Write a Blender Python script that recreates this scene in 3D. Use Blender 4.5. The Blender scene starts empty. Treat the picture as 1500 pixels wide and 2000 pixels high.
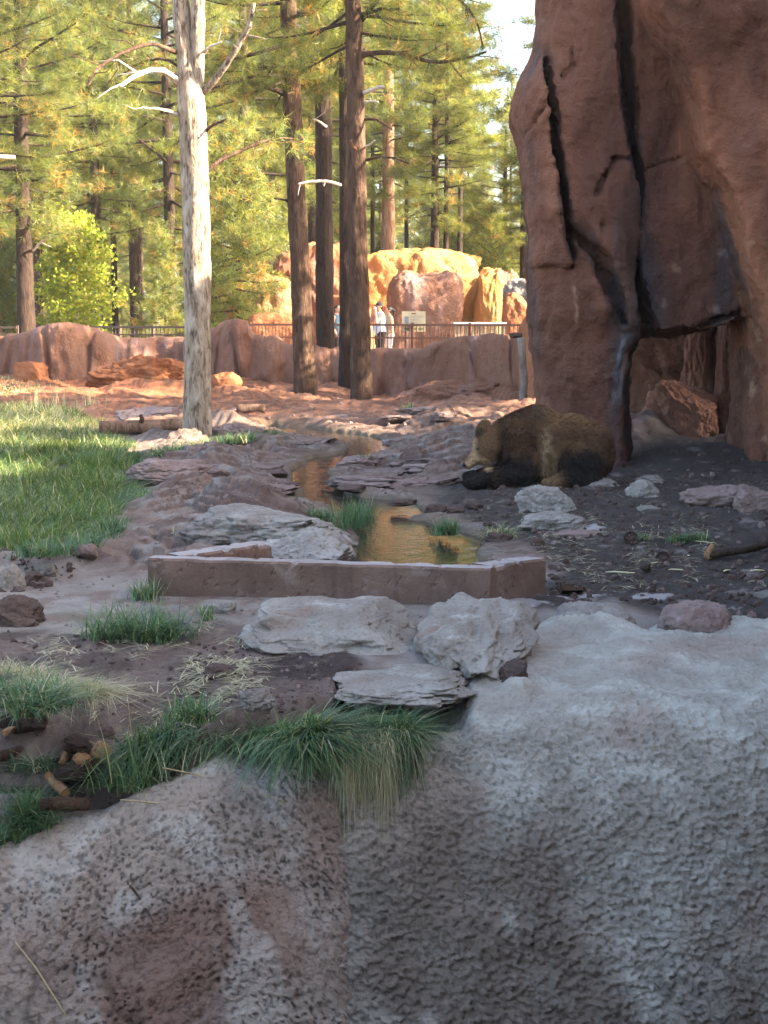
import bpy, math, random
import numpy as np
from mathutils import Vector

# ------------------------------------------------------------------ camera, sky, sun, exposure
scn = bpy.context.scene
CAM_H, FPX, PITCH = 2.0, 3000.0, math.atan2(380.0, 3000.0)
cd = bpy.data.cameras.new('camera'); cam = bpy.data.objects.new('camera', cd)
scn.collection.objects.link(cam); scn.camera = cam
cd.sensor_fit = 'VERTICAL'; cd.sensor_height = 36.0; cd.sensor_width = 27.0
cd.lens = 36.0 * FPX / 2000.0
cd.clip_end = 2000.0; cd.clip_start = 0.1
cam.location = (0, 0, CAM_H); cam.rotation_euler = (math.pi / 2 - PITCH, 0, 0)

SUN_EL, SUN_AZ = math.radians(32), math.radians(-12)      # azimuth measured from +X
sdir = Vector((math.cos(SUN_EL) * math.cos(SUN_AZ), math.cos(SUN_EL) * math.sin(SUN_AZ), math.sin(SUN_EL)))
world = bpy.data.worlds.new('World'); scn.world = world; world.use_nodes = True
wn = world.node_tree; bg = wn.nodes['Background']
sky = wn.nodes.new('ShaderNodeTexSky'); sky.sky_type = 'NISHITA'; sky.sun_disc = False
sky.sun_elevation = SUN_EL; sky.sun_rotation = math.pi / 2 - SUN_AZ
sky.air_density = 1.0; sky.dust_density = 3.0; sky.ozone_density = 0.55
wn.links.new(sky.outputs[0], bg.inputs[0]); bg.inputs[1].default_value = 0.098
sl = bpy.data.lights.new('sun', 'SUN'); sl.energy = 5.0; sl.angle = math.radians(0.55); sl.color = (1.0, 0.86, 0.66)
sun = bpy.data.objects.new('sun', sl); scn.collection.objects.link(sun)
sun.rotation_euler = sdir.to_track_quat('Z', 'Y').to_euler(); sun.location = (30, -5, 30)
scn.view_settings.view_transform = 'Standard'; scn.view_settings.look = 'None'
scn.view_settings.gamma = 1.0; scn.view_settings.use_curve_mapping = False
scn.view_settings.exposure = 3.35
try:
    scn.cycles.max_bounces = 8; scn.cycles.transparent_max_bounces = 8
    scn.cycles.caustics_reflective = False; scn.cycles.caustics_refractive = False
except Exception:
    pass

# ------------------------------------------------------------------ pixel <-> place
SP, CP = math.sin(PITCH), math.cos(PITCH)
def ray(px, py):
    a = (px - 750.0) / FPX; b = (1000.0 - py) / FPX
    return np.array([a, CP + b * SP, -SP + b * CP])
def PX(px, py, Y):                       # the point seen at a pixel, at distance Y
    d = ray(px, py); t = Y / d[1]
    return np.array([d[0] * t, Y, CAM_H + d[2] * t])
def GP(px, py, z=0.0):                   # the point of level z seen at a pixel
    d = ray(px, py); t = (z - CAM_H) / d[2]
    return np.array([d[0] * t, d[1] * t, z])

# ------------------------------------------------------------------ noise
_r = np.random.default_rng(7)
_perm = np.concatenate([_r.permutation(256)] * 2).astype(np.int32)
_g = _r.normal(size=(256, 3)); _g /= np.linalg.norm(_g, axis=1)[:, None]; _g = _g.astype(np.float32)
def noise3(x, y, z):
    x, y, z = np.broadcast_arrays(np.asarray(x, np.float32), np.asarray(y, np.float32), np.asarray(z, np.float32))
    xi = np.floor(x).astype(np.int32); yi = np.floor(y).astype(np.int32); zi = np.floor(z).astype(np.int32)
    xf = x - xi; yf = y - yi; zf = z - zi
    u = xf * xf * xf * (xf * (xf * 6 - 15) + 10); v = yf * yf * yf * (yf * (yf * 6 - 15) + 10); w = zf * zf * zf * (zf * (zf * 6 - 15) + 10)
    res = 0
    for dx in (0, 1):
        for dy in (0, 1):
            for dz in (0, 1):
                h = _perm[(_perm[(_perm[(xi + dx) & 255] + yi + dy) & 255] + zi + dz) & 255]
                gr = _g[h]
                d = gr[..., 0] * (xf - dx) + gr[..., 1] * (yf - dy) + gr[..., 2] * (zf - dz)
                res = res + d * (u if dx else 1 - u) * (v if dy else 1 - v) * (w if dz else 1 - w)
    return res * 1.5
def fbm(x, y, z, oct=4, seed=0.0, gain=0.5):
    s = 0; a = 1.0; f = 1.0
    for i in range(oct):
        s = s + a * noise3(x * f + seed * 7.31 + i * 3.7, y * f + seed * 3.17, z * f + i * 1.9)
        a *= gain; f *= 2.03
    return s
def sst(a, b, x):
    t = np.clip((x - a) / (b - a), 0, 1); return t * t * (3 - 2 * t)
def interp(x, pts):
    p = sorted(pts); return np.interp(x, [q[0] for q in p], [q[1] for q in p])
def smax(a, b, k):
    h = np.clip(0.5 + 0.5 * (a - b) / k, 0, 1); return b * (1 - h) + a * h + k * h * (1 - h)
def smin(a, b, k): return -smax(-a, -b, k)

# ------------------------------------------------------------------ meshes and objects
def mesh(name, V, F, mats, smooth=True, col=None, midx=None, colname='col'):
    V = np.asarray(V, np.float32).reshape(-1, 3); F = np.asarray(F, np.int32)
    me = bpy.data.meshes.new(name)
    n, k = F.shape
    me.vertices.add(len(V)); me.vertices.foreach_set('co', V.ravel())
    me.loops.add(n * k); me.loops.foreach_set('vertex_index', F.ravel())
    me.polygons.add(n); me.polygons.foreach_set('loop_start', np.arange(0, n * k, k, dtype=np.int32))
    me.polygons.foreach_set('use_smooth', np.full(n, bool(smooth)))
    if not isinstance(mats, (list, tuple)): mats = [mats]
    for m in mats: me.materials.append(m)
    if midx is not None: me.polygons.foreach_set('material_index', np.asarray(midx, np.int32))
    if col is not None:
        c = np.ones((len(V), 4), np.float32); c[:, :3] = col
        at = me.attributes.new(colname, 'FLOAT_COLOR', 'POINT'); at.data.foreach_set('color', c.ravel())
    me.update(calc_edges=True)
    return me
COL = scn.collection
def link(name, me, parent=None, loc=None, rot=None):
    o = bpy.data.objects.new(name, me); COL.objects.link(o)
    if parent is not None: o.parent = parent
    if loc is not None: o.location = [float(q) for q in loc]
    if rot is not None: o.rotation_euler = rot
    return o
def tag(o, label=None, cat=None, group=None, kind=None):
    if label: o['label'] = label
    if cat: o['category'] = cat
    if group: o['group'] = group
    if kind or cat: o['kind'] = kind or 'thing'
    return o
def thing(name, label, cat, loc=(0, 0, 0), rz=0, group=None):
    o = bpy.data.objects.new(name, None); COL.objects.link(o); o.empty_display_size = 0.1
    o.location = [float(q) for q in loc]; o.rotation_euler = (0, 0, rz)
    return tag(o, label, cat, group)
def solo(name, V, F, mats, loc, label=None, cat=None, group=None, kind=None, **kw):   # one mesh, world coordinates in
    loc = np.asarray(loc, float)
    o = link(name, mesh(name, np.asarray(V) - loc, F, mats, **kw), None, loc)
    return tag(o, label, cat, group, kind)
def part(name, V, F, mats, root, **kw):                       # world coordinates in, root unrotated
    loc = np.array(root.location)
    p = root.parent
    while p is not None: loc = loc + np.array(p.location); p = p.parent
    return link(name, mesh(name, np.asarray(V) - loc, F, mats, **kw), root)
def copy_thing(o, loc, rz=0, scale=None, label=None):
    c = o.copy(); COL.objects.link(c); c.location = [float(q) for q in loc]; c.rotation_euler = (0, 0, rz)
    if scale is not None: c.scale = scale
    if label: c['label'] = label
    for ch in list(o.children):
        d = ch.copy(); COL.objects.link(d); d.parent = c
    return c
def join(parts):
    Vs, Fs, n = [], [], 0
    for V, F in parts:
        Vs.append(V); Fs.append(np.asarray(F) + n); n += len(V)
    return np.concatenate(Vs), np.concatenate(Fs)
def gridfaces(nu, nv, close=False):                            # verts index u*nv+v
    u = np.arange(nu - 1)[:, None] if not close else np.arange(nu)[:, None]; v = np.arange(nv - 1)[None, :]
    u2 = (u + 1) % nu
    a = u * nv + v; b = u2 * nv + v; c = u2 * nv + v + 1; d = u * nv + v + 1
    return np.stack([a, b, c, d], -1).reshape(-1, 4)
def box(c, s, rz=0.0):
    x, y, z = np.array(s) / 2.0
    V = np.array([[-x,-y,-z],[x,-y,-z],[x,y,-z],[-x,y,-z],[-x,-y,z],[x,-y,z],[x,y,z],[-x,y,z]], float)
    F = np.array([[0,3,2,1],[4,5,6,7],[0,1,5,4],[1,2,6,5],[2,3,7,6],[3,0,4,7]])
    if rz:
        k, q = math.cos(rz), math.sin(rz); V = np.stack([V[:,0]*k - V[:,1]*q, V[:,0]*q + V[:,1]*k, V[:,2]], -1)
    return V + np.array(c, float), F
def tube(path, radii, nseg=8, bark=0.0, bfreq=(9.0, 2.2), seed=0.0, cap=True, res=None):
    P = np.asarray(path, float); R = np.asarray(radii, float)
    if res:                                                    # resample along the path, smoothly
        d = np.r_[0, np.cumsum(np.linalg.norm(np.diff(P, axis=0), axis=1))]
        n = max(3, int(d[-1] / res)); t = np.linspace(0, d[-1], n)
        w = max(1, n // (3 * len(P)))
        Q = np.stack([np.interp(t, d, P[:, i]) for i in range(3)], -1); R = np.interp(t, d, R)
        if w > 1:
            kx = np.ones(w * 2 + 1) / (w * 2 + 1)
            S = np.stack([np.convolve(np.pad(Q[:, i], w, mode='reflect', reflect_type='odd'), kx, 'valid') for i in range(3)], -1); Q = S
        P = Q
    n = len(P)
    T = np.gradient(P, axis=0); T /= np.linalg.norm(T, axis=1)[:, None] + 1e-9
    ref = np.array([0, 1.0, 0]) if abs(T[:, 1]).mean() < 0.8 else np.array([1.0, 0, 0])
    A = np.cross(T, ref); A /= np.linalg.norm(A, axis=1)[:, None] + 1e-9; B = np.cross(T, A)
    th = np.linspace(0, 2 * math.pi, nseg, endpoint=False)
    rr = R[:, None] * np.ones(nseg)[None]
    if bark:
        L = np.r_[0, np.cumsum(np.linalg.norm(np.diff(P, axis=0), axis=1))][:, None]
        cx, sx = np.cos(th)[None] * R[:, None], np.sin(th)[None] * R[:, None]
        nn = noise3(cx * bfreq[0] + seed, sx * bfreq[0], L * bfreq[1])
        nn2 = noise3(cx * bfreq[0] * 2.7, sx * bfreq[0] * 2.7 + seed, L * bfreq[1] * 2.9)
        big = noise3(cx * 2 + seed, sx * 2, L * 0.5)
        rr = rr * (1 + 0.10 * big) + bark * (np.abs(nn) * 1.6 - 0.5 + 0.6 * np.abs(nn2))
    V = P[:, None] + A[:, None] * (np.cos(th)[None, :, None] * rr[..., None]) + B[:, None] * (np.sin(th)[None, :, None] * rr[..., None])
    V = V.transpose(1, 0, 2).reshape(-1, 3)
    F = gridfaces(nseg, n, True)
    if cap:
        e0 = len(V); V = np.concatenate([V, P[:1], P[-1:]])
        i = np.arange(nseg); j = (i + 1) % nseg
        q0, q1 = np.full(nseg, e0), np.full(nseg, e0 + 1)
        F = np.concatenate([F, np.stack([j * n, i * n, q0, q0], -1), np.stack([i * n + n - 1, j * n + n - 1, q1, q1], -1)])
    return V, trisq(F)
def trisq(F):                                                   # drop doubled corners of degenerate quads: all faces to triangles
    F = np.asarray(F)
    if F.shape[1] == 3: return F
    T = np.concatenate([F[:, [0, 1, 2]], F[:, [0, 2, 3]]])
    ok = (T[:, 0] != T[:, 1]) & (T[:, 1] != T[:, 2]) & (T[:, 0] != T[:, 2])
    return T[ok]

_cs = {}
def cubesphere(n):
    if n in _cs: return _cs[n]
    t = np.tan(np.linspace(-1, 1, n + 1) * math.pi / 4); Vs, Fs, k = [], [], 0
    a, b = np.meshgrid(t, t, indexing='ij'); one = np.ones_like(a)
    for ax in range(3):
        for s in (1, -1):
            q = [None] * 3; q[ax] = one * s; q[(ax + 1) % 3] = a if s > 0 else b; q[(ax + 2) % 3] = b if s > 0 else a
            Vs.append(np.stack(q, -1).reshape(-1, 3)); Fs.append(gridfaces(n + 1, n + 1) + k); k += (n + 1) ** 2
    V = np.concatenate(Vs); F = np.concatenate(Fs)
    V = V / np.linalg.norm(V, axis=1)[:, None]
    key = np.round(V * 1e5).astype(np.int64); _, ix, inv = np.unique(key, axis=0, return_index=True, return_inverse=True)
    V = V[ix]; F = inv.reshape(-1)[F]
    _cs[n] = (V, F); return V, F
def rock(radii, seed, n=20, p=2.6, amp=0.16, freq=1.3, fine=0.04, chips=5, strata=0.0):
    rg = np.random.default_rng(int(seed * 977) + 3)
    D, F = cubesphere(n); radii = np.asarray(radii, float)
    q = (np.abs(D) ** p).sum(1) ** (-1.0 / p); U = D * q[:, None]
    for i in range(chips):
        nv = rg.normal(size=3); nv /= np.linalg.norm(nv); h = rg.uniform(0.62, 0.9)
        U = U - nv * np.maximum(0, U @ nv - h)[:, None] * 0.9
    a = fbm(U[:, 0] * freq, U[:, 1] * freq, U[:, 2] * freq, 3, seed) * amp
    b = fbm(U[:, 0] * freq * 5, U[:, 1] * freq * 5, U[:, 2] * freq * 5, 4, seed + 3, .6) * fine
    b = b - fine * 1.2 * (1 - sst(0, .10, np.abs(noise3(U[:, 0] * freq * 1.7 + seed, U[:, 1] * freq * 1.7, U[:, 2] * freq * 1.7))))
    if strata:
        b = b + strata * np.abs(noise3(U[:, 0] * .8 + seed, U[:, 1] * .8, U[:, 2] * 6))
    return U * (1 + a + b)[:, None] * radii, F

def surfnet(F, org, h):
    F = np.asarray(F, np.float32); s = F < 0
    c = [s[i:i - 1 or None, j:j - 1 or None, k:k - 1 or None] if False else s[i:s.shape[0] - 1 + i, j:s.shape[1] - 1 + j, k:s.shape[2] - 1 + k] for i in (0, 1) for j in (0, 1) for k in (0, 1)]
    cnt = sum(q.astype(np.int8) for q in c); act = (cnt > 0) & (cnt < 8)
    I = np.argwhere(act); idx = np.full(act.shape, -1, np.int32); idx[act] = np.arange(len(I))
    off = np.array([[i, j, k] for i in (0, 1) for j in (0, 1) for k in (0, 1)])
    vals = np.stack([F[I[:, 0] + o[0], I[:, 1] + o[1], I[:, 2] + o[2]] for o in off], -1)
    acc = np.zeros((len(I), 3)); m = np.zeros(len(I))
    for a in range(8):
        for b in range(a + 1, 8):
            if np.abs(off[a] - off[b]).sum() != 1: continue
            fa, fb = vals[:, a], vals[:, b]; x = (fa < 0) != (fb < 0)
            t = np.where(x, fa / np.where(x, fa - fb, 1), 0)
            acc += np.where(x[:, None], off[a] + t[:, None] * (off[b] - off[a]), 0); m += x
    V = (I + acc / m[:, None]) * h + np.asarray(org)
    Q = []
    for ax in range(3):
        o1, o2 = (ax + 1) % 3, (ax + 2) % 3
        sl0 = [slice(None)] * 3; sl1 = [slice(None)] * 3
        sl0[ax] = slice(0, -1); sl1[ax] = slice(1, None)
        for q in (o1, o2): sl0[q] = slice(1, -1); sl1[q] = slice(1, -1)
        a = s[tuple(sl0)]; b = s[tuple(sl1)]
        for flip, mk in ((False, a & ~b), (True, ~a & b)):
            E = np.argwhere(mk)
            if not len(E): continue
            E[:, o1] += 1; E[:, o2] += 1
            def cell(d1, d2):
                G = E.copy(); G[:, o1] += d1; G[:, o2] += d2; return idx[G[:, 0], G[:, 1], G[:, 2]]
            q = np.stack([cell(-1, -1), cell(0, -1), cell(0, 0), cell(-1, 0)], -1)
            Q.append(q[:, ::-1] if flip else q)
    return V, np.concatenate(Q)
def vnormals(V, F):
    F3 = trisq(F); a, b, c = V[F3[:, 0]], V[F3[:, 1]], V[F3[:, 2]]
    n = np.cross(b - a, c - a); N = np.zeros_like(V)
    for i in range(3):
        for k in range(3): N[:, k] += np.bincount(F3[:, i], n[:, k], len(V))
    return N / (np.linalg.norm(N, axis=1)[:, None] + 1e-12)

# ------------------------------------------------------------------ materials
def new_mat(name, rough=0.9, spec=0.2):
    m = bpy.data.materials.new(name); m.use_nodes = True
    b = m.node_tree.nodes['Principled BSDF']
    b.inputs['Roughness'].default_value = rough; b.inputs['Specular IOR Level'].default_value = spec
    return m, m.node_tree, b
def nd(nt, t, **kw):
    n = nt.nodes.new(t)
    for k, v in kw.items(): setattr(n, k, v)
    return n
def c4(c): return (c[0], c[1], c[2], 1.0)
def ntex(nt, src, scale, detail=5.0, rough=0.55, dist=0.0):
    n = nd(nt, 'ShaderNodeTexNoise'); n.inputs['Scale'].default_value = scale; n.inputs['Detail'].default_value = detail
    n.inputs['Roughness'].default_value = rough; n.inputs['Distortion'].default_value = dist
    nt.links.new(src, n.inputs['Vector']); return n.outputs['Fac']
def mapping(nt, src, scale=(1, 1, 1), loc=(0, 0, 0)):
    n = nd(nt, 'ShaderNodeMapping'); n.inputs['Scale'].default_value = scale; n.inputs['Location'].default_value = loc
    nt.links.new(src, n.inputs['Vector']); return n.outputs[0]
def ramp(nt, src, stops):
    n = nd(nt, 'ShaderNodeValToRGB'); e = n.color_ramp.elements
    while len(e) > 1: e.remove(e[0])
    e[0].position = stops[0][0]; e[0].color = c4(stops[0][1])
    for p, c in stops[1:]:
        q = e.new(p); q.color = c4(c)
    nt.links.new(src, n.inputs[0]); return n.outputs[0]
def mix(nt, fac, a, b, blend='MIX'):
    n = nd(nt, 'ShaderNodeMix', data_type='RGBA', blend_type=blend)
    for s, i in ((fac, 0), (a, 6), (b, 7)):
        if hasattr(s, 'links'): nt.links.new(s, n.inputs[i])
        elif i == 0: n.inputs[0].default_value = s
        else: n.inputs[i].default_value = c4(s)
    return n.outputs[2]
def fmath(nt, op, a, b=0.0, clamp=False):
    n = nd(nt, 'ShaderNodeMath', operation=op, use_clamp=clamp)
    for s, i in ((a, 0), (b, 1)):
        if hasattr(s, 'links'): nt.links.new(s, n.inputs[i])
        else: n.inputs[i].default_value = s
    return n.outputs[0]
def bump(nt, b, h, dist, strength=1.0):
    n = nd(nt, 'ShaderNodeBump'); n.inputs['Distance'].default_value = dist; n.inputs['Strength'].default_value = strength
    nt.links.new(h, n.inputs['Height']); nt.links.new(n.outputs[0], b.inputs['Normal'])
def rockmat(name, cols, scale=1.0, streak=0.0, bscale=14.0, bdist=0.02, stain=None, stain_at=(0.55, 0.7), pale=None, attr=False, speck=0.0, rough=0.9, rand=0.0):
    m, nt, b = new_mat(name, rough, 0.25)
    tc = nd(nt, 'ShaderNodeTexCoord').outputs['Object']
    sc = (1, 1, 1) if not streak else (1, 1, 1.0 / streak)
    mp = mapping(nt, tc, sc)
    f1 = ntex(nt, mp, 0.9 * scale, 6, 0.6, 0.4)
    k = len(cols); st = [(0.3 + 0.4 * i / max(1, k - 1), c) for i, c in enumerate(cols)]
    c = ramp(nt, f1, st)
    f2 = ntex(nt, tc, 7.0 * scale, 6, 0.65)
    c = mix(nt, fmath(nt, 'MULTIPLY', f2, 0.55), c, mix(nt, 1.0, c, (0.62, 0.58, 0.58), 'MULTIPLY'))
    if stain:
        f3 = ntex(nt, mapping(nt, tc, (1.6, 1.6, 0.28), (3.1, 1.7, 0.4)), 0.9 * scale, 5, 0.55, 0.6)
        fs = ramp(nt, f3, [(stain_at[0], (0, 0, 0)), (stain_at[1], (1, 1, 1))])
        c = mix(nt, fs, c, stain)
    if pale:
        f4 = ntex(nt, mapping(nt, tc, (1, 1, 1), (9.1, 4.4, 2.0)), 2.2 * scale, 7, 0.7, 0.3)
        fp = ramp(nt, f4, [(0.56, (0, 0, 0)), (0.72, (0.85, 0.85, 0.85))])
        c = mix(nt, fp, c, pale)
    if speck:
        f5 = ntex(nt, tc, 38.0, 3, 0.5)
        c = mix(nt, ramp(nt, f5, [(0.55, (0, 0, 0)), (0.68, (speck, speck, speck))]), c, (0.075, 0.05, 0.04))
    if attr:
        a = nd(nt, 'ShaderNodeAttribute', attribute_name='col'); c = mix(nt, 1.0, c, a.outputs['Color'], 'MULTIPLY')
    if rand:
        oi = nd(nt, 'ShaderNodeObjectInfo'); v = fmath(nt, 'ADD', fmath(nt, 'MULTIPLY', oi.outputs['Random'], rand), 1 - rand / 2)
        cb = nd(nt, 'ShaderNodeCombineXYZ')
        for i in range(3): nt.links.new(v, cb.inputs[i])
        c = mix(nt, 1.0, c, cb.outputs[0], 'MULTIPLY')
    nt.links.new(c, b.inputs['Base Color'])
    h1 = ntex(nt, tc, bscale, 9, 0.68); h2 = ntex(nt, tc, bscale * 0.22, 5, 0.6)
    bump(nt, b, fmath(nt, 'ADD', fmath(nt, 'MULTIPLY', h1, 0.6), h2), bdist)
    return m
def plain(name, c, rough=0.6, spec=0.3, var=0.25, scale=20.0, bd=0.002, metal=0.0):
    m, nt, b = new_mat(name, rough, spec); b.inputs['Metallic'].default_value = metal
    tc = nd(nt, 'ShaderNodeTexCoord').outputs['Object']; f = ntex(nt, tc, scale, 6, 0.6)
    lo = [q * (1 - var) for q in c]; hi = [min(1, q * (1 + var)) for q in c]
    nt.links.new(ramp(nt, f, [(0.3, lo), (0.7, hi)]), b.inputs['Base Color'])
    bump(nt, b, f, bd); return m
def attrmat(name, rough=0.7, spec=0.25, trans=0.0, tcol=(1, 1, 1), nscale=0.0, nbump=0.0, nvar=0.5, colvar=0.0):
    m, nt, b = new_mat(name, rough, spec)
    a = nd(nt, 'ShaderNodeAttribute', attribute_name='col').outputs['Color']
    if nscale:
        tc = nd(nt, 'ShaderNodeTexCoord').outputs['Object']
        f = ntex(nt, tc, nscale, 8, 0.7); f2 = ntex(nt, tc, nscale * 0.17, 6, 0.6, 0.4)
        g = mix(nt, f2, (1 - nvar, 1 - nvar * 1.05, 1 - nvar * 1.1), (1 + nvar, 1 + nvar * 0.95, 1 + nvar * 0.9))
        a = mix(nt, 1.0, a, g, 'MULTIPLY')
        g2 = mix(nt, f, (1 - nvar * .8,) * 3, (1 + nvar * .8,) * 3); a = mix(nt, 1.0, a, g2, 'MULTIPLY')
        if nbump: bump(nt, b, fmath(nt, 'ADD', f, f2), nbump)
    nt.links.new(a, b.inputs['Base Color'])
    if trans:
        t = nd(nt, 'ShaderNodeBsdfTranslucent'); nt.links.new(mix(nt, 1.0, a, tcol, 'MULTIPLY'), t.inputs['Color'])
        ms = nd(nt, 'ShaderNodeMixShader'); ms.inputs[0].default_value = trans
        nt.links.new(b.outputs[0], ms.inputs[1]); nt.links.new(t.outputs[0], ms.inputs[2])
        nt.links.new(ms.outputs[0], nt.nodes['Material Output'].inputs[0])
    return m
def barkmat(name, c_ridge, c_groove, c_pale=None, scale=1.0, bd=0.02):
    m, nt, b = new_mat(name, 0.92, 0.15)
    tc = nd(nt, 'ShaderNodeTexCoord').outputs['Object']
    mp = mapping(nt, tc, (1, 1, 0.22)); f = ntex(nt, mp, 16 * scale, 6, 0.65, 0.6)
    c = ramp(nt, f, [(0.36, c_groove), (0.52, c_ridge)])
    f2 = ntex(nt, tc, 2.0 * scale, 4, 0.6)
    c = mix(nt, fmath(nt, 'MULTIPLY', f2, 0.7), c, mix(nt, 1.0, c, (0.6, 0.55, 0.5), 'MULTIPLY'))
    if c_pale:
        f3 = ntex(nt, mapping(nt, tc, (1, 1, 0.4), (4, 2, 0)), 5 * scale, 5, 0.6)
        c = mix(nt, ramp(nt, f3, [(0.5, (0, 0, 0)), (0.62, (1, 1, 1))]), c, c_pale)
    nt.links.new(c, b.inputs['Base Color']); bump(nt, b, f, bd); return m

M = {}
M['terrain'] = attrmat('ground_rock_and_soil', 0.88, 0.2, nscale=26.0, nbump=0.07, nvar=0.42)
M['front'] = attrmat('grey_rough_rock', 0.9, 0.2, nscale=38.0, nbump=0.035, nvar=0.34)
M['tower'] = rockmat('red_brown_rock', [(0.08, 0.034, 0.021), (0.165, 0.069, 0.041), (0.22, 0.104, 0.064)], 0.8, 2.6, 16, 0.09, (0.075, 0.055, 0.052), (0.56, 0.72), attr=True)
M['wall'] = rockmat('pink_brown_rock', [(0.17, 0.074, 0.046), (0.25, 0.115, 0.07), (0.30, 0.16, 0.108)], 0.9, 1.8, 10, 0.10, (0.27, 0.17, 0.15), (0.56, 0.75), rand=0.15)
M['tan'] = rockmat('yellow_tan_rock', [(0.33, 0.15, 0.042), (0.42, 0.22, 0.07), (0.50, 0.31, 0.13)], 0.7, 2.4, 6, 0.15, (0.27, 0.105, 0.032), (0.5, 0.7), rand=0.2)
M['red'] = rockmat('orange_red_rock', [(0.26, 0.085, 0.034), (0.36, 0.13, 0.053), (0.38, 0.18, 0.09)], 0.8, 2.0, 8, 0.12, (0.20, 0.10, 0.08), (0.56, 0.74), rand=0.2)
M['slab'] = rockmat('pink_sandstone', [(0.15, 0.098, 0.085), (0.215, 0.15, 0.13), (0.265, 0.195, 0.175)], 2.0, 0, 20, 0.06, pale=(0.31, 0.26, 0.25), rand=0.3)
M['stone'] = rockmat('grey_stone', [(0.16, 0.125, 0.112), (0.245, 0.218, 0.188), (0.325, 0.305, 0.27)], 2.5, 0, 26, 0.05, pale=(0.37, 0.355, 0.32), speck=0.5, rand=0.3)
M['pale'] = rockmat('pale_worn_stone', [(0.165, 0.135, 0.108), (0.26, 0.228, 0.192), (0.345, 0.322, 0.28)], 1.6, 0, 34, 0.05, (0.20, 0.125, 0.095), (0.56, 0.7), pale=(0.40, 0.385, 0.345), speck=0.4)
M['lava'] = rockmat('dark_brown_stone', [(0.05, 0.033, 0.028), (0.085, 0.055, 0.044), (0.12, 0.08, 0.065)], 2.5, 0, 40, 0.03, rand=0.2)
M['concrete'] = rockmat('brown_concrete', [(0.10, 0.060, 0.044), (0.145, 0.090, 0.066), (0.185, 0.122, 0.094)], 2.0, 0, 60, 0.012, (0.06, 0.036, 0.028), (0.56, 0.72), pale=(0.22, 0.17, 0.145), speck=0.22)
M['capping'] = rockmat('worn_concrete_top', [(0.19, 0.16, 0.145), (0.25, 0.215, 0.20), (0.30, 0.265, 0.25)], 2.0, 0, 60, 0.003)
M['bark_pale'] = barkmat('pale_grey_bark', (0.36, 0.28, 0.205), (0.08, 0.052, 0.036), (0.44, 0.36, 0.28), 1.2, 0.09)
M['bark'] = barkmat('brown_pine_bark', (0.095, 0.054, 0.035), (0.036, 0.021, 0.015), (0.125, 0.075, 0.05), 1.0, 0.09)
M['bark_dark'] = barkmat('dark_pine_bark', (0.055, 0.034, 0.025), (0.022, 0.015, 0.012), None, 1.0, 0.07)
M['bark_log'] = barkmat('brown_log_bark', (0.20, 0.115, 0.075), (0.085, 0.05, 0.033), (0.26, 0.165, 0.115), 1.0, 0.05)
M['bark_red'] = barkmat('orange_pine_bark', (0.38, 0.21, 0.13), (0.17, 0.09, 0.06), (0.42, 0.27, 0.19), 1.0, 0.03)
M['deadwood'] = barkmat('bleached_dead_wood', (0.62, 0.55, 0.48), (0.42, 0.36, 0.30), None, 2.0, 0.006)
M['wood'] = barkmat('cut_wood', (0.30, 0.165, 0.085), (0.15, 0.08, 0.045), None, 2.0, 0.02)
M['needle'] = attrmat('pine_needles', 0.5, 0.35, 0.45, (1.9, 1.75, 0.8))
M['leaf'] = attrmat('green_leaves', 0.5, 0.3, 0.5, (1.3, 1.3, 0.7))
M['grass'] = attrmat('grass_blades', 0.55, 0.3, 0.35, (1.25, 1.3, 0.8))
M['straw'] = attrmat('dry_straw', 0.7, 0.2, 0.2)
M['fur'] = attrmat('bear_fur', 0.75, 0.15)
M['hide'] = attrmat('bear_hide', 0.85, 0.1, nscale=40, nbump=0.01, nvar=0.25)
M['claw'] = plain('bear_claw', (0.10, 0.08, 0.06), 0.4)
M['nose'] = plain('black_nose', (0.012, 0.011, 0.011), 0.35)
M['rail'] = plain('brown_painted_metal', (0.20, 0.095, 0.06), 0.5)
M['rail_dark'] = plain('dark_painted_metal', (0.085, 0.055, 0.042), 0.5)
M['sign'] = plain('cream_sign_board', (0.66, 0.58, 0.38), 0.5, var=0.05)
M['ink'] = plain('brown_print', (0.32, 0.12, 0.07), 0.6)
M['ink_grey'] = plain('grey_print', (0.36, 0.34, 0.28), 0.6)
M['ink_blue'] = plain('blue_grey_print', (0.28, 0.31, 0.36), 0.6)
M['ink_green'] = plain('green_print', (0.22, 0.25, 0.12), 0.6)
M['white'] = plain('white_paint', (0.78, 0.77, 0.74), 0.5, var=0.04)
M['skin'] = plain('skin', (0.52, 0.28, 0.19), 0.6, var=0.08)
M['hair'] = plain('dark_hair', (0.02, 0.015, 0.012), 0.5)
M['black'] = plain('black_cloth', (0.018, 0.018, 0.02), 0.85)
M['tank'] = plain('pale_blue_cloth', (0.50, 0.57, 0.68), 0.85, var=0.08)
M['teal'] = plain('dark_blue_cloth', (0.04, 0.075, 0.11), 0.85)
M['ptan'] = plain('tan_cloth', (0.42, 0.33, 0.22), 0.85)
M['pinecone'] = plain('pine_cone', (0.055, 0.035, 0.028), 0.8)
def water_mat():
    m, nt, b = new_mat('stream_water', 0.04, 0.5)
    b.inputs['Base Color'].default_value = (0.026, 0.021, 0.014, 1); b.inputs['IOR'].default_value = 1.42
    tc = nd(nt, 'ShaderNodeTexCoord').outputs['Object']
    f = ntex(nt, mapping(nt, tc, (1.3, 0.8, 1)), 5.0, 4, 0.6, 0.8); f2 = ntex(nt, tc, 22.0, 3, 0.5, 0.5)
    bump(nt, b, fmath(nt, 'ADD', f, fmath(nt, 'MULTIPLY', f2, 0.22)), 0.0065)
    return m
M['water'] = water_mat()
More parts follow.
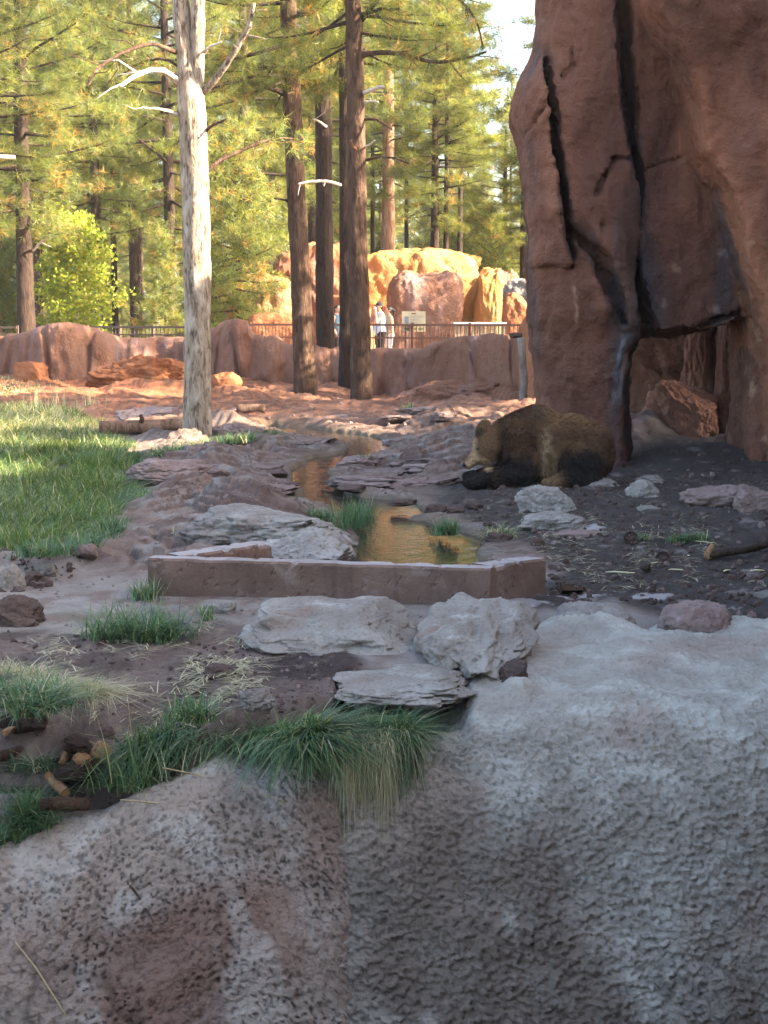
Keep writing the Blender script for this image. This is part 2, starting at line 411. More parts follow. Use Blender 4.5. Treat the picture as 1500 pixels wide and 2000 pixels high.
# ------------------------------------------------------------------ the lie of the land
_ch = [(520,830,40),(560,838,70),(630,848,80),(700,860,75),(735,872,60),(700,886,70),(650,900,75),(610,918,70),(605,935,75),(615,955,75),(650,975,80),(720,990,70),(775,1000,55),(745,1020,70),(775,1040,110),(800,1065,135),(815,1090,150),(820,1110,160)]
CH = []
for px, py, hw in _ch:
    g = GP(px, py, -0.05); CH.append((g[0], g[1], hw * (0.56 if py < 985 else .95) * g[1] / FPX))
CH = np.array(CH)
def chan(x, y):                          # signed distance-like: <0 in the stream (units of metres)
    best = np.full(np.shape(x), 9.0)
    for (x0, y0, w0), (x1, y1, w1) in zip(CH[:-1], CH[1:]):
        dx, dy = x1 - x0, (y1 - y0) * 0.45; L = dx * dx + dy * dy
        t = np.clip(((x - x0) * dx + (y - y0) * 0.45 * dy) / L, 0, 1)
        d = np.hypot(x - x0 - t * dx, (y - y0) * 0.45 - t * dy) - (w0 + t * (w1 - w0))
        best = np.minimum(best, d)
    return best
def inpoly(px, py, poly):
    r = np.zeros(np.shape(px), bool); n = len(poly)
    for i in range(n):
        x0, y0 = poly[i]; x1, y1 = poly[(i + 1) % n]
        r ^= ((y0 > py) != (y1 > py)) & (px < (x1 - x0) * (py - y0) / (y1 - y0 + 1e-12) + x0)
    return r
GRASS_POLY = [tuple(GP(*q)[:2]) for q in [(-420,808),(60,806),(150,812),(205,838),(262,868),(268,905),(296,955),(250,985),(228,1010),(245,1045),(190,1072),(128,1092),(-420,1100)]]
def polydist(x, y, poly):                # signed distance, negative inside
    d = np.full(np.shape(x), 99.0); n = len(poly)
    for i in range(n):
        x0, y0 = poly[i]; x1, y1 = poly[(i + 1) % n]; dx, dy = x1 - x0, y1 - y0
        t = np.clip(((x - x0) * dx + (y - y0) * dy) / (dx * dx + dy * dy + 1e-9), 0, 1)
        d = np.minimum(d, np.hypot(x - x0 - t * dx, y - y0 - t * dy))
    return np.where(inpoly(x, y, poly), -d, d)
SOIL_POLY = [tuple(GP(*q)[:2]) for q in [(880,945),(1000,960),(1100,930),(1230,915),(1400,880),(1700,860),(2100,1240),(1440,1235),(1380,1205),(1270,1190),(1200,1160),(1120,1185),(1010,1190),(1080,1090),(1010,1065),(900,1010),(850,985)]]
DIRT2_POLY = [tuple(GP(*q)[:2]) for q in [(-500,1215),(60,1225),(140,1235),(300,1235),(430,1215),(520,1235),(720,1300),(650,1360),(500,1372),(300,1420),(150,1560),(-500,1620)]]
BANK = GP(440, 1000)
def terrain(x, y):
    b = 0.02 * np.clip(y - 25, 0, 20)
    n1 = fbm(x * 0.35, y * 0.35, 0.5, 3, 1.0)
    c = chan(x + 0.22 * noise3(x * 1.3, y * 0.8, 3.0) + 0.08 * noise3(x * 5, y * 2.5, 4.0), y)
    away = sst(0.0, 1.6, c)
    h = b + 0.05 * n1 * away
    gd = polydist(x, y, GRASS_POLY); sd = polydist(x, y, SOIL_POLY) + 0.25 * noise3(x * 1.3, y * 1.3, 8.0)
    rocky = sst(11.8, 12.6, y) * sst(-0.1, 0.5, gd) * sst(-0.2, 0.3, sd)
    # ledges
    wx, wy = x + 0.5 * noise3(x * 0.5, y * 0.5, 1.0), y + 0.6 * noise3(x * 0.6, y * 0.4, 2.0)
    far = sst(20, 32, y)
    L = 0.5 + 0.5 * fbm(wx * (0.55 - .2 * far), wy * 0.42, 2.0, 4, 2.0)
    step = 0.085
    q = L / step; fr = q - np.floor(q)
    Lt = (np.floor(q) + sst(0.72, 0.98, fr)) * step + 0.12 * (L - 0.5)
    far = sst(22, 34, y)
    h = h + rocky * (Lt - 0.42) * (0.66 - 0.1 * far) * sst(0.0, 0.9, c)
    h = h + rocky * (0.05 * np.abs(fbm(x * 2.2, y * 1.6, 3.0, 4, 5.0, .6)) + .012 * fbm(x * 9, y * 6, 1.0, 3, 7.0)) * sst(0, .2, c)
    h = h - rocky * .05 * (1 - sst(0, .07, np.abs(noise3(x * .7 + .4 * noise3(x * 2, y * 2, 1.), y * 1.5, 12.)))) * sst(0, .3, c)
    # left rock bank, right bank, mound by the bear
    h = h + 0.17 * np.exp(-((x - BANK[0]) / 1.0) ** 2 - ((y - BANK[1]) / 3.2) ** 2) * sst(0, 0.9, c)
    h = h + 0.10 * sst(0.2, 1.6, c) * sst(0.3, 1.2, x) * sst(12, 15, y) * (1 - sst(30, 34, y))
    # soil and dirt: lumpy
    soil = 1 - sst(-0.15, 0.15, sd)
    d2 = polydist(x, y, DIRT2_POLY) + 0.15 * noise3(x * 2, y * 2, 4.0)
    dirt = 1 - sst(-0.12, 0.12, d2)
    h = h + (soil + dirt) * (0.022 * fbm(x * 7, y * 5, 1.0, 4, 9.0) + 0.03 * noise3(x * 1.7, y * 1.4, 3.0))
    # slope towards the bear alcove inside the arch
    h = h + 0.22 * sst(18.2, 21.5, y) * sst(3.0, 3.8, x)
    # stream bed
    h = np.where(c < 0.25, np.minimum(h, h * sst(-0.02, 0.25, c) + (-0.012) * (1 - sst(0.0, 0.2, c))), h)
    h = h - 0.15 * (1 - sst(-0.07, 0.05, c + 0.03 * noise3(x * 9, y * 5, 1.0)))
    # inside the concrete kerb a little lower, in front of it level
    # front edge
    h = h - 0.50 * sst(0.0, 1.1, 8.98 - y) * sst(0.7, 1.5, -x) - 0.09 * sst(0, 1.0, 8.75 - y) * sst(0.0, .4, -x)
    h = h - 0.22 * sst(0.0, 0.9, 10.35 + 0.25 * noise3(x * 1.1, 0.5, 2.0) - y) * sst(0.25, 0.8, x)
    tr = sst(-0.28, -0.2, x) * (1 - sst(0.40, 0.46, x)) * sst(7.7, 7.95, y) * (1 - sst(8.60, 8.66, y))
    h = h - 0.7 * tr
    h = h + 0.012 * fbm(x * 3.2, y * 3.2, 5.0, 3, 6.0)
    wr = sst(-0.42, -0.3, x); h = h - 1.6 * (wr * sst(8.3, 7.95, y) + (1 - wr) * sst(8.08, 7.8, y))
    return h, dict(c=c, gd=gd, soil=soil, dirt=dirt, rocky=rocky, L=L, fr=fr, n1=n1, crack=rocky * (1 - sst(0, .07, np.abs(noise3(x * .7 + .4 * noise3(x * 2, y * 2, 1.), y * 1.5, 12.)))))
def H(x, y):
    return float(terrain(np.array([float(x)]), np.array([float(y)]))[0][0])
def on_ground(px, py):                   # the ground point seen at a pixel
    z = 0.0
    for _ in range(4):
        g = GP(px, py, z); z = H(g[0], g[1])
    g = GP(px, py, z); g[2] = z; return g

NS, NT = 560, 640
t = np.linspace(0, 1, NT); Yr = 7.35 * (62 / 7.35) ** t
s = np.linspace(-1, 1, NS); ext = np.array([1.15, 1.5, 2.2, 3.5, 6.0])
sgrid = np.concatenate([-ext[::-1], s, ext])
Xg = sgrid[:, None] * (0.285 * Yr + 0.9)[None]; Yg = np.broadcast_to(Yr[None], Xg.shape).copy()
Hh, A = terrain(Xg.ravel(), Yg.ravel())
xf, yf = Xg.ravel(), Yg.ravel()
def lerp(a, b, f): return a + (np.asarray(b) - a) * np.asarray(f)[:, None]
nz = fbm(xf * 0.8, yf * 0.8, 1.0, 4, 11.0); nz2 = fbm(xf * 3.1, yf * 2.2, 2.0, 4, 12.0); nz3 = fbm(xf * 9, yf * 11, 2.0, 3, 13.0)
pink = np.array([0.205, 0.145, 0.118]); grey = np.array([0.255, 0.228, 0.205]); deep = np.array([0.105, 0.064, 0.053]); soilc = np.array([0.050, 0.039, 0.035]); dirtc = np.array([0.15, 0.105, 0.086])
strawc = np.array([0.30, 0.25, 0.17]); algae = np.array([0.15, 0.115, 0.075]); red = np.array([0.36, 0.135, 0.06])
C = np.tile(pink, (len(xf), 1))
C = lerp(C, grey, sst(-0.15, 0.5, nz2) * 0.85 * (1 - 0.5 * sst(20, 30, yf)))
C = lerp(C, deep, sst(0.1, 0.6, nz) * 0.7)
C = lerp(C, red, sst(25, 33, yf) * 0.65 + .3 * sst(30, 36, yf) * sst(-1, -5, xf))
C = lerp(C, deep * .8, A['rocky'] * sst(0.5, 0.7, A['fr']) * 0.6)
C = lerp(C, algae, (1 - sst(-0.05, 0.22, A['c'])) * 0.8)
front = 1 - sst(11.2, 12.5, yf)
C = lerp(C, np.array([0.285, 0.25, 0.222]) * (1 + .0 * xf[:1]), front * 0.8 * sst(-.6, .2, nz2 + .5 * nz))
C = lerp(C, soilc, A['soil'] * (0.95 - 0.75 * sst(0.35, 0.6, nz2) * sst(.0, .3, nz)))
C = lerp(C, dirtc, A['dirt'] * 0.9)
C = lerp(C, dirtc * 0.55, A['dirt'] * sst(0.0, 0.5, nz2) * .8)
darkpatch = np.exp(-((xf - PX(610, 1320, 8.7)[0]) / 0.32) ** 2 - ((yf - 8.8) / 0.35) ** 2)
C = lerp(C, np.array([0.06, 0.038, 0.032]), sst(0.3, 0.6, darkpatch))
C = lerp(C, strawc, (A['dirt'] + A['soil'] * 0.45) * sst(0.35, 0.75, nz3) * 0.55)
C = lerp(C, np.array([0.10, 0.10, 0.05]), (1 - sst(-0.25, 0.1, A['gd'])) * 0.9)
for q in [(1120, 1157, 70, 5), (1280, 1163, 45, 5), (1370, 1180, 62, 9), (1470, 1222, 52, 20), (1010, 1175, 60, 9), (1130, 1045, 50, 7)]:
    g = GP(q[0], q[1]); rx = q[2] * g[1] / FPX; ry = (GP(q[0], q[1] - q[3])[1] - g[1]); e = np.hypot((xf - g[0]) / rx, (yf - g[1]) / ry) + .55 * nz2 + .35 * nz3
    C = lerp(C, np.array([.36, .33, .32]), sst(1.0, .75, e))
C = lerp(C, np.array([0.22, 0.16, 0.10]), sst(44, 47, yf) * 0.9)
tag(solo('ground', np.stack([xf, yf, Hh], -1), gridfaces(len(sgrid), NT)[:, ::-1] if False else gridfaces(len(sgrid), NT), M['terrain'], (0, 25, 0), col=np.clip(C, 0.01, 1)), kind='structure')
# forest floor reaching the horizon, and the land behind the camera
xs = np.concatenate([-np.geomspace(600, 20, 12), np.linspace(-15, 15, 9), np.geomspace(20, 600, 12)])
ysf = np.concatenate([np.linspace(61.5, 120, 14), np.geomspace(135, 900, 12)])
X2, Y2 = np.meshgrid(xs * 1.0, ysf, indexing='ij')
Z2 = 0.36 + 0.15 * noise3(X2 * 0.1, Y2 * 0.1, 2.0) * sst(62, 70, Y2)
tag(solo('forest_floor', np.stack([X2, Y2, Z2], -1).reshape(-1, 3), gridfaces(len(xs), len(ysf)), M['terrain'], (0, 100, 0.3), col=np.tile([0.20, 0.145, 0.085], (X2.size, 1))), kind='structure')
X2, Y2 = np.meshgrid(np.linspace(-120, 120, 30), np.linspace(-120, 60, 24), indexing='ij')
tag(solo('moat_floor', np.stack([X2, Y2, np.full(X2.shape, -2.6)], -1).reshape(-1, 3), gridfaces(30, 24), M['terrain'], (0, 0, -2.6), col=np.tile([0.25, 0.18, 0.15], (X2.size, 1))), kind='structure')

# stream water: one level sheet over the carved bed, cut to the channel
nx, ny = 220, 340
gx = np.linspace(CH[:, 0].min() - 1.2, CH[:, 0].max() + 1.2, nx); gy = np.linspace(12.15, 28.6, ny)
WX, WY = np.meshgrid(gx, gy, indexing='ij'); keep = chan(WX, WY) < 0.22
F = gridfaces(nx, ny); kf = keep.ravel(); F = F[kf[F].all(1)]
use, inv = np.unique(F, return_inverse=True)
wv = np.stack([WX.ravel(), WY.ravel(), np.full(WX.size, -0.06)], -1)[use]
tag(solo('stream_water', wv, inv.reshape(-1, 4), M['water'], (0, 18, -0.06)), kind='structure')

# ------------------------------------------------------------------ front rock wall along the moat (two swelling masses)
def rockface(prof, xs, disp):
    P = np.array(prof, float); d = np.r_[0, np.cumsum(np.hypot(*np.diff(P, axis=0).T))]
    n = int(d[-1] / 0.0085); tt = np.linspace(0, d[-1], n)
    y = np.interp(tt, d, P[:, 0]); z = np.interp(tt, d, P[:, 1])
    k = np.ones(31) / 31
    y = np.convolve(np.pad(y, 15, mode='reflect', reflect_type='odd'), k, 'valid'); z = np.convolve(np.pad(z, 15, mode='reflect', reflect_type='odd'), k, 'valid')
    ty, tz = np.gradient(y), np.gradient(z); L = np.hypot(ty, tz); ny_, nz_ = tz / L, -ty / L
    X = np.broadcast_to(xs[:, None], (len(xs), n)); Y = np.broadcast_to(y, X.shape).copy(); Z = np.broadcast_to(z, X.shape).copy()
    return disp(X, Y, Z, np.broadcast_to(ny_, X.shape), np.broadcast_to(nz_, X.shape)), gridfaces(len(xs), n)
def gauss(x, c, s): return np.exp(-((x - c) / s) ** 2)
def disp_right(X, Y, Z, NY, NZ):
    out = 0.10 * fbm(X * 0.7, Y * 0.7, Z * 0.7, 3, 21) + 0.03 * fbm(X * 2.3, Y * 2.3, Z * 2.3, 3, 22)
    face = sst(-0.02, -0.35, Z)
    tex = sst(-.15, .55, fbm(X * 25 + Z * 4, Y * 28, Z * 31 - X * 3, 3, 23)) ; tex2 = fbm(X * 44, Y * 44, Z * 48, 2, 24)
    amp = 0.35 + 0.65 * sst(0.05, -0.3, Z + 0.08 * noise3(X * 2, Y * 2, 1.0))
    out = out + amp * (0.021 * (tex - 0.5) + 0.010 * tex2)
    Y = Y + NY * out; Z = Z + NZ * out
    Z = Z - 0.26 * sst(0.55, 0.15, X) * sst(8.05, 8.25, Y) - 0.03 * sst(0.6, 0.1, X)
    for px, py, yy, hh, sx, sy in [(1152, 1195, 10.05, 0.135, 0.30, 0.36), (1420, 1225, 10.05, 0.06, .2, .25), (1010, 1345, 8.35, 0.06, 0.10, 0.10)]:
        c = PX(px, py, yy); q = ((X - c[0]) / sx) ** 2 + ((Y - yy) / sy) ** 2; Z = Z + hh * np.exp(-q ** 1.6) * (1 + .25 * noise3(X * 6, Y * 6, 3.0))
    Z = Z - 0.05 * sst(9.0, 10.3, Y) * gauss(X, PX(1250, 1200, 10.2)[0], 0.1)
    Y = Y - 0.10 * gauss(X, 0.75, 0.6) * sst(-.1, -.7, Z) - 0.05 * sst(.3, -.3, X) * sst(-.1, -.5, Z)
    Z = Z - 0.55 * sst(-.22, -.6, X)
    Z = Z - 0.10 * sst(-0.3, -0.15, X) * sst(0.50, 0.40, X) * sst(7.8, 8.0, Y)
    return np.stack([X, Y, Z], -1).reshape(-1, 3)
prof_r = [(11.1, -0.25), (10.6, -0.12), (10.2, -0.045), (9.5, -0.01), (8.7, -0.01), (8.2, -0.06), (7.95, -0.16), (7.72, -0.45), (7.5, -0.95), (7.25, -1.7), (7.1, -2.75)]
def facecol(V, base, pale, red, seed, warm):
    x, y, z = V.T
    n = fbm(x * 1.1, y * 1.1, z * 1.1, 4, seed); n2 = fbm(x * 3, y * 3, z * 4.5, 4, seed + 1); n3 = fbm(x * 30, y * 30, z * 34, 2, seed + 2)
    c = np.tile(base, (len(V), 1)); c = lerp(c, pale, sst(-0.2, 0.5, n2) * 0.8)
    c = lerp(c, red, sst(0.05, 0.55, n) * 0.75)
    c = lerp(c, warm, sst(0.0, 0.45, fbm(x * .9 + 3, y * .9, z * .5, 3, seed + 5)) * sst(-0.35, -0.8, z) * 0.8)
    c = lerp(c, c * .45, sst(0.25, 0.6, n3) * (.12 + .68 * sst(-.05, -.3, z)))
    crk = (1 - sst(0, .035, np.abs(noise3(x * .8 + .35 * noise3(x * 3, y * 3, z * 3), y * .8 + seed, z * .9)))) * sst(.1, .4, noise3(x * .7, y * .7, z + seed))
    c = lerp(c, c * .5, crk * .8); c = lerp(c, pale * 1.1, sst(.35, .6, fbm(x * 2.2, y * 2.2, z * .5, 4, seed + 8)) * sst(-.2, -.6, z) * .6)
    return np.clip(c, 0.01, 1)
V, F = rockface(prof_r, np.linspace(-0.75, 4.2, 540), disp_right)
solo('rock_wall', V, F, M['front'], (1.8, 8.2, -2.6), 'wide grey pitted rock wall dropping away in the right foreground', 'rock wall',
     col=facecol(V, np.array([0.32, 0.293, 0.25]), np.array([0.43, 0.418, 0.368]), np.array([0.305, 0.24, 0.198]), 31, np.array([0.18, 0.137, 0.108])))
def disp_left(X, Y, Z, NY, NZ):
    out = 0.09 * fbm(X * 0.9, Y * 0.9, Z * 0.9, 3, 41) + 0.025 * fbm(X * 3, Y * 3, Z * 3, 3, 42)
    tex = fbm(X * 22, Y * 22, Z * 24, 3, 43); pit = sst(0.24, 0.5, fbm(X * 38, Y * 38, Z * 46, 2, 44)) * sst(-.5, .2, noise3(X * 2.5, Y * 2.5, Z * 2.5))
    out = out + 0.012 * tex - 0.019 * pit
    Y = Y + NY * out; Z = Z + NZ * out
    px = X / 7.65 * FPX + 750
    top = np.interp(px, [-300, 0, 100, 270, 420, 560, 650, 720], [-0.62, -0.45, -0.36, -0.20, -0.06, -0.07, -0.13, -0.25])
    Z = Z + top
    r = sst(590, 850, px); Y = Y + 0.62 * r ** 1.6; Z = Z - 0.12 * r
    Y = Y - 0.10 * gauss(px, 250, 260) * sst(-.3, -1.2, Z)
    return np.stack([X, Y, Z], -1).reshape(-1, 3)
prof_l = [(8.65, -0.6), (8.25, -0.34), (7.95, -0.235), (7.7, -0.24), (7.52, -0.36), (7.38, -0.64), (7.22, -1.12), (7.08, -1.8), (6.98, -2.8)]
V, F = rockface(prof_l, np.linspace(-3.2, 0.26, 410), disp_left)
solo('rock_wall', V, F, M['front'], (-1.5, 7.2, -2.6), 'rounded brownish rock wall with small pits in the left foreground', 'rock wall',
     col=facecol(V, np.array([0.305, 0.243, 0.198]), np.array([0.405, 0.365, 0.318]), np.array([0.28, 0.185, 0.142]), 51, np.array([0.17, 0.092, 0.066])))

# ------------------------------------------------------------------ concrete kerb that holds the pool
kz = 0.27
A0 = GP(290, 1162, 0.0); B0 = GP(957, 1186, 0.0)
A0[1] += 0.0; Ab = GP(530, 1058, kz); Bb = GP(1066, 1089, kz * .93)
def kerb_wall(p, q, th, z0, z1, z2=None, seed=0):
    p, q = np.array(p[:2]), np.array(q[:2]); d = q - p; L = np.hypot(*d); d /= L; nrm = np.array([-d[1], d[0]])
    nu, pr = 190, []
    bev = 0.016
    zz_ = list(np.linspace(z0, z1 - bev, 22)); pr = [(0, z) for z in zz_] + [(bev, z1), (th * .35, z1), (th * .7, z1), (th - bev, z1)] + [(th, z) for z in zz_[::-3]] + [(th, z0 - .01)]
    u = np.linspace(0, L, nu); V = []
    for uu in u:
        zz = 0 if z2 is None else (z2 - z1) * uu / L
        for a, z in pr:
            V.append([*(p + d * uu + nrm * a), z + (zz if z > z0 else 0)])
    V = np.array(V); npf = len(pr); x, y, z = V.T; V = V + 0.007 * np.stack([noise3(x * 5, y * 5, z * 5 + k) for k in (1, 5, 9)], -1)
    top = sst(z1 - .05, z1, z); chip = sst(.25, .6, fbm(x * 9, y * 9, z * 6, 3, 5 + seed)) * top; pit = sst(.45, .7, fbm(x * 22, y * 22, z * 26, 2, 8 + seed))
    nn3 = np.array([nrm[0], nrm[1], 0]); V = V - np.outer(.022 * chip, [0, 0, 1]) + np.outer(.016 * chip + .009 * pit, nn3) * (np.tile(np.array([p_[0] for p_ in pr]), nu) < th * .5)[:, None]
    F = gridfaces(nu, npf); cap = np.array([[i, i + 1, npf - 2 - i, npf - 1 - i] for i in range(0, npf // 2 - 1)])
    F = np.concatenate([F, cap, cap[:, ::-1] + (nu - 1) * npf])
    tops = (F % npf); return V, F, ((tops >= 22) & (tops <= 25)).all(1).astype(int)
kerb = thing('concrete_kerb', 'low brown concrete kerb holding back the shallow pool of the stream', 'concrete kerb', ((A0[0] + B0[0]) / 2, A0[1], 0))
dv = (B0 - A0)[:2]; dv /= np.hypot(*dv); nv = np.array([-dv[1], dv[0]])
V, F, mi = kerb_wall(A0, B0, 0.17, -0.25, kz, seed=1); part('front_wall', V, F, [M['concrete'], M['capping']], kerb, smooth=False, midx=mi)
Bs = np.array([*(B0[:2] + nv * 0.174 - dv * 0.002), 0]);
V, F, mi = kerb_wall(Bs, [Bb[0] + 0.0, Bb[1], 0], 0.20, -0.25, kz - .003, kz * .9, 2); part('side_wall', V, F, [M['concrete'], M['capping']], kerb, smooth=False, midx=mi)
As = A0[:2] + nv * 0.174 + dv * 0.22
V, F, mi = kerb_wall([*As, 0], [Ab[0], Ab[1], 0], 0.20, -0.25, kz - .003, kz - .01, 3); part('side_wall', V, F, [M['concrete'], M['capping']], kerb, smooth=False, midx=mi)

# ------------------------------------------------------------------ the tall red rock tower with its arch
def build_tower():
    h = 0.036; x0, x1, y0, y1, z0, z1 = 1.45, 5.9, 17.9, 22.6, -0.35, 8.6
    xs = np.arange(x0, x1, h); ys = np.arange(y0, y1, h); zs = np.arange(z0, z1, h)
    X, Z = np.meshgrid(xs, zs, indexing='ij')
    # to picture coordinates on the plane Y = 20
    Yp = 20.0
    def zpix(py): return PX(750, py, Yp)[2]
    def xpix(px, py): return PX(px, py, Yp)[0]
    pz = np.interp(Z, [zpix(1300), zpix(-700)], [1300, -700]); pxx = 750 + X / Yp * FPX / 1.0
    k = np.array([xpix(1750, p) for p in (1300, 0, -700)]) / 1000.0
    pxx = 750 + X / np.interp(pz, [-700, 0, 1300], k[::-1])
    left = interp(pz, [(-700, 1075), (0, 1057), (60, 1046), (140, 1011), (185, 1010), (225, 1026), (300, 1031), (420, 1041), (550, 1041), (620, 1052), (700, 1063), (820, 1062), (940, 1050), (1200, 1040)]) + 5 * noise3(pz * .02, 1.0, 2.0)
    Lx = (pxx - left) / 150.0                                   # metres inside the left outline
    yf = 19.55 + 0.12 * fbm(X * 0.8, 1.0, Z * 0.5, 3, 61) + 0.04 * fbm(X * 2.6, 2.0, Z * 1.5, 3, 62)
    yf = yf + 0.9 * np.exp(-np.maximum(Lx, 0) / 0.28) * 0.7     # rounds away at the left edge
    # right-hand buttress standing forward
    bl = interp(pz, [(-700, 1190), (0, 1232), (90, 1292), (180, 1322), (270, 1332), (340, 1380), (420, 1396), (500, 1418), (560, 1440), (620, 1452), (700, 1476), (800, 1482), (860, 1486), (930, 1452), (1200, 1400)])
    db = (pxx - bl) / 150.0
    yf = yf - 0.62 * sst(-0.03, 0.15, db + .05 * fbm(X * 2, 3.0, Z * 1.2, 2, 64)) - 0.45 * sst(0.15, 1.4, db)
    # panel between second fissure and buttress slightly deeper; ribs
    f2 = interp(pz, [(-700, 1180), (0, 1212), (160, 1224), (330, 1243), (470, 1240), (560, 1250), (620, 1264), (900, 1262)])
    w2 = interp(pz, [(-700, 26), (0, 17), (200, 14), (300, 10), (345, 4), (440, 3), (480, 7), (560, 12), (620, 22), (700, 28), (900, 18)])
    f1 = interp(pz, [(60, 1064), (100, 1068), (250, 1083), (380, 1100), (465, 1116), (520, 1112)])
    w1 = np.where((pz > 70) & (pz < 500), interp(pz, [(70, 0), (130, 6), (250, 9), (400, 11), (450, 7), (500, 1)]), 0.01)
    f3 = interp(pz, [(395, 1112), (430, 1130), (470, 1168), (530, 1190), (600, 1212)])
    w3 = np.where((pz > 395) & (pz < 600), interp(pz, [(395, 2), (440, 16), (520, 20), (600, 6)]), 0.01)
    yf = yf + 0.16 * sst(-0.05, 0.1, (pxx - f2) / 150) * (1 - sst(0, .1, db))
    wob = 6 * noise3(X * 0.2, 1.0, Z * 2.1) + 3 * noise3(0.3, 1.0, Z * 7)
    for f, w, dp in ((f2, w2, 0.75), (f1, w1, 0.65), (f3, w3, 0.30)):
        yf = yf + dp * (1 - sst(0.45, 1.15, np.abs(pxx + wob - f) / (w + .01))) * (w > 0.5)
    yf = yf - 0.14 * sst(-0.06, 0.05, (f1 - pxx) / 150) * (pz < 480)
    # cracks
    for pl, wd, dp in (([(1240, 272), (1190, 277), (1172, 310), (1158, 342)], 4, .10), ([(1068, 148), (1058, 180), (1034, 218)], 4, .09), ([(1330, 268), (1275, 285), (1250, 300)], 3, .08), ([(1115, 60), (1118, 95), (1098, 118)], 4, .08), ([(1255, 618), (1340, 612), (1385, 590), (1440, 572)], 6, .22), ([(1165, 372), (1170, 415)], 3, .06)):
        for (xa, ya), (xb, yb) in zip(pl[:-1], pl[1:]):
            t = np.clip(((pxx - xa) * (xb - xa) + (pz - ya) * (yb - ya)) / ((xb - xa) ** 2 + (yb - ya) ** 2), 0, 1)
            d = np.hypot(pxx + wob * .6 - xa - t * (xb - xa), pz - ya - t * (yb - ya)); yf = yf + dp * (1 - sst(0.3 * wd, 1.6 * wd, d))
    # angular shield below the left fissure, bulge and undercut of the left foot
    yf = yf - 0.12 * sst(0, 0.25, -np.abs(pxx - 1175) / 150 + 0.35) * sst(400, 430, pz) * (1 - sst(560, 600, pz))
    yf = yf + 0.10 * sst(575, 640, pz) * (pxx < f2) - 0.22 * sst(760, 930, pz)
    # foot turns to the right behind x = 1205
    low = sst(600, 680, pz + 0.25 * (1262 - pxx))
    yf = yf + low * 1.25 * sst(1196, 1275, pxx + 4 * noise3(X * 3, 1., Z * 2)) * (pxx < 1440)
    yb = 21.1 + 0.25 * fbm(X * 0.7, 5.0, Z * 0.7, 3, 66) + 0 * X
    # arch opening
    ox0, ox1 = 1264, 1456
    oy = interp(pxx, [(1255, 640), (1266, 622), (1330, 616), (1400, 600), (1440, 578), (1500, 585)])
    o = np.maximum(np.maximum((ox0 + 0.06 * (pz - 760) - pxx) / 150, (pxx - ox1) / 150), (oy - pz + 3 * noise3(X * 5, 2., Z * 5)) / 150)
    Y = ys[None, :, None]
    base = smax((yf[:, None, :] - Y), (Y - yb[:, None, :]), 0.12)
    base = smax(base, -np.broadcast_to(Lx[:, None, :], base.shape) * 0.9, 0.14)
    base = smax(base, -np.broadcast_to((o - 0.0)[:, None, :], base.shape), 0.07)
    base = smax(base, np.broadcast_to((Z - 8.35 + 0.3 * noise3(X, 0., Z))[:, None, :], base.shape), 0.3)
    base = smax(base, np.broadcast_to((X - 5.75)[:, None, :], base.shape), 0.1)
    V, F = surfnet(base, (x0, y0, z0), h)
    # rock skin
    N = vnormals(V, F)
    d = 0.05 * fbm(V[:, 0] * 2.2, V[:, 1] * 2.2, V[:, 2] * 1.5, 4, 67) + 0.014 * fbm(V[:, 0] * 9, V[:, 1] * 9, V[:, 2] * 8, 3, 68)
    x, y, z = V.T
    d = d - 0.022 * (1 - sst(0, .16, np.abs(noise3(x * 1.9 + .5 * noise3(x * 3, y, z * 2), y * 1.4, z * .55)))) - 0.014 * (1 - sst(0, .12, np.abs(noise3(x * 2.4, y * 2, z * 2.6 + 9)))) + 0.012 * np.floor(3 * (noise3(x * 1.3, y, z * 1.8 + 4) + .5)) / 1.5
    V = V + N * d[:, None]
    # pigments: dark varnish along the fissures, bleached runs
    x, y, z = V.T
    pzv = np.interp(z, [zpix(1300), zpix(-700)], [1300, -700]); pxv = 750 + x / np.interp(pzv, [-700, 0, 1300], k[::-1])
    c = np.ones((len(V), 3))
    n = fbm(x * 1.5, y, z * 0.5, 4, 69); n2 = fbm(x * 5, y * 3, z * 1.2, 4, 70)
    def band(pts, w):
        f = interp(pzv, pts); lo, hi = pts[0][0], pts[-1][0]
        return (1 - sst(0.5, 1.2, np.abs(pxv + 14 * n2 - f) / w)) * sst(lo - 20, lo + 10, pzv) * (1 - sst(hi - 10, hi + 20, pzv))
    varn = np.maximum.reduce([band([(-300, 1200), (0, 1205), (160, 1216), (330, 1238)], 19), band([(330, 1235), (400, 1225), (470, 1240), (600, 1262)], 34), band([(395, 1118), (440, 1138), (530, 1185), (600, 1205)], 22), band([(60, 1064), (250, 1083), (465, 1114)], 12),
                              band([(0, 1285), (90, 1300), (200, 1318)], 16), band([(150, 1480), (300, 1490), (450, 1500)], 22)])
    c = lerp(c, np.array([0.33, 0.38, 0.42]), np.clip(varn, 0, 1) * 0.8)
    recess_shade = band([(630, 1250), (700, 1244), (800, 1240), (938, 1240)], 30); recess_shade = np.clip(recess_shade, 0, 1)  # shade of the recess at the foot, painted in as a dark band
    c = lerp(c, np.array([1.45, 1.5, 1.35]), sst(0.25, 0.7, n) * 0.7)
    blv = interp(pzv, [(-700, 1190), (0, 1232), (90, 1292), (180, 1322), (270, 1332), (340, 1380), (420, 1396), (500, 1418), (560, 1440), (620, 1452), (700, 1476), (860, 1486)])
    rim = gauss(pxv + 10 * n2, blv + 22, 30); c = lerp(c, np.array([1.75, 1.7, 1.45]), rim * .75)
    mid_ = (pxv < blv - 4) * sst(1225, 1250, pxv) * sst(240, 330, pzv); c = lerp(c, np.array([.55, .60, .70]), mid_ * sst(-.5, .4, n) * .8)
